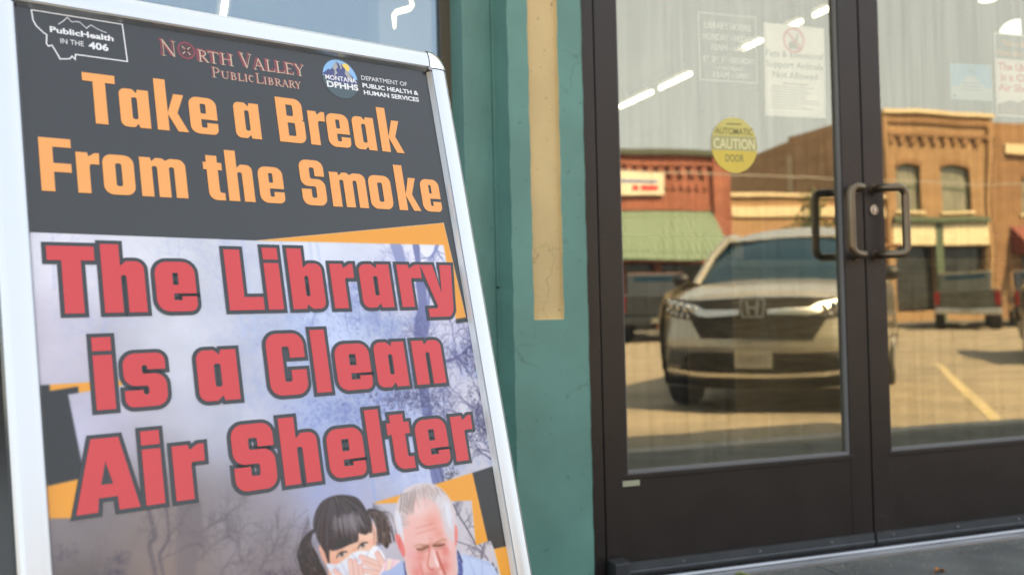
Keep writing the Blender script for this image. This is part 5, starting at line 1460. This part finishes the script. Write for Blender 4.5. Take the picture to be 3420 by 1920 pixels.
# ------------------------------------------------------------------ vehicles
M['paint_silver'] = mat('champagne_paint', (.41, .375, .30), .30, metal=.6, coat=.8, coat_r=.04)
M['paint_dark'] = mat('dark_grey_paint', (.05, .055, .06), .35, metal=.4, coat=.8, coat_r=.04)
M['paint_green'] = mat('grey_green_paint', (.07, .075, .06), .4, metal=.3, coat=.6, coat_r=.06)
M['clad_shaded'] = mat('shaded_bumper_cladding', (.15, .135, .105), .5)  # cladding tone; on the bumper it paints in the downward-facing shade
M['wscreen'] = mat('windscreen', (.012, .035, .06), .04, spec=.1)
M['trim'] = mat('brushed_chrome', (.62, .62, .60), .32, metal=1)
M['lens'] = mat('lamp_lens', (.60, .59, .56), .12, metal=1)
M['red_lens'] = mat('red_lens', (.22, .012, .014), .15)
M['grille'] = mat('grille_black', (.010, .010, .010), .6, spec=.12)
M['plate'] = mat('number_plate', (.22, .21, .17), .5, var=.15, vscale=60)
def suv(name, label, loc, rz, paint):
    t = thing(name, label, 'car', loc, rz)
    def bz(z):
        K = [(.2, .16), (.3, .05), (.45, .0), (.62, .005), (.72, .03), (.85, .06), (.93, .12), (1.0, .22), (1.1, .4)]
        for (a, p), (b, q) in zip(K[:-1], K[1:]):
            if z <= b: return p + (q - p) * max(0, (z - a)) / (b - a)
        return .4
    xf = lambda y, z: bz(z) + .36 * (abs(y) / .92) ** 3.0 + .10 * (abs(y) / .92) ** 2
    ztop = lambda y: .995 - .085 * (abs(y) / .92) ** 2.5
    def wf(z): return .925 if z > .4 else .925 - (.4 - z) * .5
    body = MB()
    zc = .545                                              # below, bumper in the shade-toned cladding colour; paint above
    def fas(u, v):
        y = (u * 2 - 1) * .925; z = zc + (ztop(y) - zc) * v
        return (xf(y, z), y, z)
    body.grid(fas, 36, 16)
    def hood(u, v):
        y = (u * 2 - 1) * (.925 - .10 * v) ; z0 = ztop(y); x0 = xf(y, z0)
        x1 = 1.20 + .16 * (abs(y) / .85) ** 2
        z1 = 1.125 - .06 * (abs(y) / .85) ** 3
        s = v
        return (x0 + (x1 - x0) * s, y, z0 + (z1 - z0) * (1 - (1 - s) ** 1.7) - .03 * (1 if .62 < abs(y) / .925 < .7 and 0 else 0))
    body.grid(hood, 30, 14)
    for sgn in (-1, 1):                                    # flanks
        def side(u, v, sgn=sgn):
            x = .40 + (4.50 - .40) * u
            zt = 1.0 + .12 * min(1, (x - .35) / .85) + .06 * max(0, (x - 1.2)) / 3.3
            if x < 1.2: ytop = .86
            else: ytop = .83
            pr = [(ytop, zt), (.895, zt - .05), (.925, zt - .16), (.935, .72), (.925, .50), (.90, .34)]
            k = v * 5; i = min(4, int(k)); f = k - i
            y = pr[i][0] + (pr[i + 1][0] - pr[i][0]) * f; z = pr[i][1] + (pr[i + 1][1] - pr[i][1]) * f
            y *= 1 - .10 * max(0, (x - 3.9) / .6) ** 2
            return (x, sgn * y, z)
        body.grid(side, 40, 15)
    body.grid(lambda u, v: (4.50 + .05 * math.sin(v * 3.1416), (u * 2 - 1) * .84, .34 + .82 * v), 8, 8)
    body.grid(lambda u, v: (1.2 + 3.3 * u, (v * 2 - 1) * .84, 1.10 + .06 * u), 10, 6)
    # roof and pillars
    def roof(u, v):
        y = (u * 2 - 1); x = 2.0 + 2.25 * v
        return (x + .10 * abs(y) ** 2 * (1 - v), y * .62, 1.555 + .155 * math.sin(min(1, v * 2.2) * 1.5708) - (.02 + .05 * min(1, v * 3)) * abs(y) ** 3 - .12 * max(0, v - .7) ** 1.3)
    body.grid(roof, 14, 10)
    for sgn in (-1, 1):
        body.tube([(1.36, sgn * .80, 1.08), (1.75, sgn * .735, 1.36), (2.10, sgn * .635, 1.565), (2.5, sgn * .625, 1.605), (3.4, sgn * .62, 1.60), (4.2, sgn * .59, 1.54), (4.45, sgn * .70, 1.12)], [.045, .042, .045, .045, .045, .05, .07], 10)
        body.tube([(2.65, sgn * .80, 1.16), (2.75, sgn * .645, 1.58)], .045, 8); body.tube([(3.5, sgn * .80, 1.18), (3.45, sgn * .64, 1.57)], .045, 8)
    body.obj('body', paint, t, smooth=True, angle=50)
    ws = MB(); ws.grid(lambda u, v: (1.17 + .17 * ((u * 2 - 1)) ** 2 + (.86 - .06 * (u * 2 - 1) ** 2) * v, (u * 2 - 1) * (.80 - .175 * v), 1.10 - .03 * (u * 2 - 1) ** 2 + .455 * v - .03 * (u * 2 - 1) ** 2 * v + .03 * math.sin(v * 3.14)), 16, 8)
    ws.obj('windscreen', M['wscreen'], t, smooth=True)
    for sgn in (-1, 1):
        sw = MB()
        sw.grid(lambda u, v, sgn=sgn: (1.45 + .62 * v + (2.95 - .62 * v - .2 * v) * u, sgn * (.825 - .185 * v), 1.13 + .05 * u + (.44 - .05 * u) * v), 8, 4)
        sw.obj('side_window', M['wscreen'], t, smooth=True)
    MB().grid(lambda u, v: (4.48 - .28 * v, (u * 2 - 1) * (.68 - .1 * v), 1.16 + .38 * v), 6, 4).obj('rear_window', M['wscreen'], t, smooth=True)
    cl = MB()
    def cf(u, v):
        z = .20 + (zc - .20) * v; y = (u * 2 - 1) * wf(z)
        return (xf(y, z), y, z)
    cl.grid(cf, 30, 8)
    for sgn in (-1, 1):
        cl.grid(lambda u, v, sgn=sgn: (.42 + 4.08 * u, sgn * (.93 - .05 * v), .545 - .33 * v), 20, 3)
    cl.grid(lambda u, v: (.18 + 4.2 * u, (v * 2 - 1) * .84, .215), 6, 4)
    cl.obj('lower_bumper', M['clad_shaded'], t, smooth=True)
    def patch(name, poly, m, d=.008, par=t, n=1, lift=0):
        """flat outline in (y, z) laid on the curved nose, mirrored when n = 2"""
        q = MB()
        for s in ((1, -1) if n == 2 else (1,)):
            v, f = flat([[(s * a, b) for a, b in poly]])
            bm = bmesh.new()
            vs_ = [bm.verts.new((a, b, 0)) for a, b in v]
            for ff in f:
                try: bm.faces.new([vs_[i] for i in ff])
                except ValueError: pass
            for yc in [i * .06 for i in range(-15, 16)]:
                bmesh.ops.bisect_plane(bm, geom=bm.verts[:] + bm.edges[:] + bm.faces[:], plane_co=(yc, 0, 0), plane_no=(1, 0, 0))
            for zc_ in [.2 + i * .06 for i in range(14)]:
                bmesh.ops.bisect_plane(bm, geom=bm.verts[:] + bm.edges[:] + bm.faces[:], plane_co=(0, zc_, 0), plane_no=(0, 1, 0))
            bm.verts.index_update()
            q.add([(xf(w_.co.x, w_.co.y) - d, w_.co.x, w_.co.y) for w_ in bm.verts], [[w_.index for w_ in ff.verts] for ff in bm.faces])
            bm.free()
        return q.obj(name, m, par, smooth=True)
    gr = patch('grille', [(-.63, .945), (0, .965), (.63, .945), (.61, .83), (.47, .615), (-.47, .615), (-.61, .83)], M['grille'], .010)
    patch('chrome_wing', [(.66, .925), (.52, .90), (.44, .865), (.12, .858), (.12, .815), (.42, .80), (.50, .815), (.60, .87)], M['trim'], .022, gr, 2)
    patch('chrome_line', [(-.60, .948), (0, .966), (.60, .948), (.60, .940), (0, .957), (-.60, .940)], M['trim'], .016, gr)
    em = MB()
    ex = xf(0, .87) - .045
    fr_ = rp((-.085, .795), (.085, .795), (.105, .945, .03), (-.105, .945, .03))
    v, f = ribbon(fr_, .016, True)
    em.add([(ex, a, b) for a, b in v], f)
    for a in (-.042, .042): em.add([(ex, a * .75 - .012, .812), (ex, a * .75 + .012, .812), (ex, a * 1.25 + .012, .93), (ex, a * 1.25 - .012, .93)], [(0, 1, 2, 3)])
    em.add([(ex, -.04, .86), (ex, .04, .86), (ex, .04, .88), (ex, -.04, .88)], [(0, 1, 2, 3)])
    eo = em.obj('emblem', M['trim'], gr); sm = eo.modifiers.new('solid', 'SOLIDIFY'); sm.thickness = .02
    for s in (1, -1):
        q = [(s * a, b) for a, b in [(.47, .905), (.66, .945), (.80, .962), (.90, .955), (.922, .91), (.88, .84), (.77, .795), (.61, .778), (.51, .80)]]
        hl = patch('headlight', q, M['black'], .012)
        lm = MB()
        for yy, zz, r in ((.545, .862, .034), (.62, .872, .040), (.705, .888, .042), (.79, .905, .040), (.865, .922, .034), (.60, .808, .022), (.665, .815, .022), (.73, .824, .022), (.79, .838, .022), (.85, .862, .022)):
            y = s * yy; xx = xf(y, zz) - .012
            def dome(u, v, y=y, zz=zz, r=r, xx=xx): return (xx - .022 * math.cos(v * 1.5708), y + r * math.sin(v * 1.5708) * math.cos(u * 6.2832), zz + r * math.sin(v * 1.5708) * math.sin(u * 6.2832))
            lm.grid(dome, 14, 4)
        lm.obj('lamp_lens', M['lens'], hl, smooth=True)
        patch('fog_strip', [(s * a, b) for a, b in [(.50, .335), (.86, .36), (.88, .335), (.52, .31)]], M['trim'], .012)
        patch('fog_recess', [(s * a, b) for a, b in [(.56, .50), (.80, .52), (.86, .40), (.60, .375)]], M['black'], .006)
    patch('lower_intake', [(-.56, .50), (.56, .50), (.66, .43), (.70, .345), (-.70, .345), (-.66, .43)], M['grille'], .006)
    patch('skid_strip', [(-.62, .335), (.62, .335), (.58, .305), (-.58, .305)], M['trim'], .010)
    patch('air_dam', [(-.86, .29), (.86, .29), (.82, .205), (-.82, .205)], M['grille'], .008)
    pl_ = MB().box(xf(0, .46) - .035, -.155, .385, xf(0, .46) - .022, .155, .525)
    po = pl_.obj('number_plate', M['plate'], t)
    m = MB(); m.box(xf(0, .46) - .0365, -.12, .425, xf(0, .46) - .0355, .12, .485); m.obj('plate_print', mat('plate_ink', (.16, .15, .13), .6, var=.5, vscale=90), po)
    for s in (1, -1):
        mr_ = MB(); mr_.grid(lambda u, v, s=s: (1.55 + .09 * math.sin(v * 3.1416) * math.cos(u * 6.2832), s * (1.0 + .10 * math.sin(v * 3.1416) * math.sin(u * 6.2832)), 1.15 + .07 * math.cos(v * 3.1416)), 16, 8)
        mr_.box(1.52, min(s * .84, s * .92), 1.12, 1.57, max(s * .84, s * .92), 1.15)
        mr_.obj('door_mirror', M['black'], t, smooth=True)
        for x in (.93, 3.58):
            wh = MB(); y0, y1 = s * .70, s * .925
            wh.tube([(x, y0, .345), (x, y0 + s * .02, .345), (x, y1 - s * .02, .345), (x, y1, .345)], [.32, .345, .345, .32], 32)
            wo_ = wh.obj('wheel', M['rubber'], t, smooth=True)
            rm = MB(); rm.cyl((x, y1 - s * .03, .345), (x, y1 + s * .004, .345), .215, .205, 28)
            rm.obj('rim', M['alu'], wo_)
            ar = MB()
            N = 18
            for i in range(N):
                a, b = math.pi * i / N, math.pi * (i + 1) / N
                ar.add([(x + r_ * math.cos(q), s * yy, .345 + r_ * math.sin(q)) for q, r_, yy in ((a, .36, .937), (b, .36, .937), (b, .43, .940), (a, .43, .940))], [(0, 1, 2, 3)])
            ar.obj('arch_trim', M['clad_shaded'], t)
    return t
HDG = math.atan2(-.719, .695)
nose = Vector((4.58, -4.40))
S1 = suv('parked_suv', 'champagne silver suv with a black grille, parked facing the library doors', (nose.x, nose.y, -.165), HDG, M['paint_silver'])
S1.scale = (1, 1, 1.04)
HDG = math.atan2(-.764, .645)
S2 = suv('parked_car', 'dark car parked beyond the yellow line from the silver suv', (11.8, -6.4, -.165), HDG, M['paint_dark'])
def pickup(name, label, loc, rz, paint):
    """tail towards local -x ... the tail is at x = 0, the nose at x = 5.4"""
    t = thing(name, label, 'pickup truck', loc, rz)
    b = MB()
    b.prism([(-.92, .62), (.92, .62), (.98, .75), (.97, 1.05), (.90, 1.22), (-.90, 1.22), (-.97, 1.05), (-.98, .75)], 0, .02, 1.95)
    b.prism([(-.92, .5), (.92, .5), (.98, .75), (.95, 1.22), (-.95, 1.22), (-.98, .75)], 0, 2.0, 5.3)
    b.prism([(2.05, 1.22), (2.2, 1.80), (2.5, 1.86), (3.6, 1.86), (4.25, 1.22)], 1, -.80, .80)
    b.obj('body', paint, t, bevel=.04)
    tg = MB(); tg.box(-.02, -.78, .68, .018, .78, 1.20); tg.obj('tailgate', paint, t, bevel=.015)
    m = MB(); m.box(-.035, -.10, 1.05, -.021, .10, 1.12); m.obj('tailgate_handle', M['black'], t)
    m = MB(); m.box(-.18, -.92, .46, .0, .92, .64); m.obj('rear_bumper', M['trim'], t, bevel=.03)
    for s in (1, -1):
        m = MB(); m.box(-.015, min(s * .80, s * .95), .74, .03, max(s * .80, s * .95), 1.16); m.obj('tail_light', M['red_lens'], t, bevel=.01)
    m = MB(); m.add([(2.10, -.66, 1.30), (2.10, .66, 1.30), (2.20, .60, 1.74), (2.20, -.60, 1.74)], [(0, 1, 2, 3)]); o = m.obj('rear_window', M['wscreen'], t); o.location.x = -.02
    for s in (1, -1): MB().box(2.35, min(s * .801, s * .82), 1.3, 3.7, max(s * .801, s * .82), 1.75).obj('side_window', M['wscreen'], t)
    for x in (1.0, 4.3):
        for s in (1, -1):
            wh = MB(); wh.tube([(x, s * .68, .38), (x, s * .70, .38), (x, s * .93, .38), (x, s * .95, .38)], [.35, .38, .38, .35], 26); wo_ = wh.obj('wheel', M['rubber'], t, smooth=True)
            rm = MB(); rm.cyl((x, s * .93, .38), (x, s * .958, .38), .22, .2, 22); rm.obj('rim', M['alu'], wo_)
    m = MB(); m.box(-.19, -.16, .5, -.181, .16, .62); m.obj('number_plate', M['plate'], t)
    return t
PK = pickup('pickup_truck', 'grey green pickup seen from behind, below the cream sign panels', (22.9, -20.4, -.165), R_(-46), M['paint_green'])
PK2 = copy_tree(PK, (11.6, -19.2, -.165), R_(-62), 'pickup seen from behind at the left edge of the door glass, beside the suv', None)
PK3 = copy_tree(PK, (26.4, -20.6, -.165), R_(-46), 'pickup seen from behind across the street, right of the first one', None)
for o in (PK2, PK3):
    for ch in o.children:
        if ch.name.split('.')[0] in ('body', 'tailgate', 'rear_bumper'):
            ch.data = ch.data.copy(); ch.data.materials[0] = M['paint_dark']
PK2['label'] = 'dark grey pickup seen from behind, below the green awning'
PK3['label'] = 'dark grey pickup seen from behind, below the red awning'
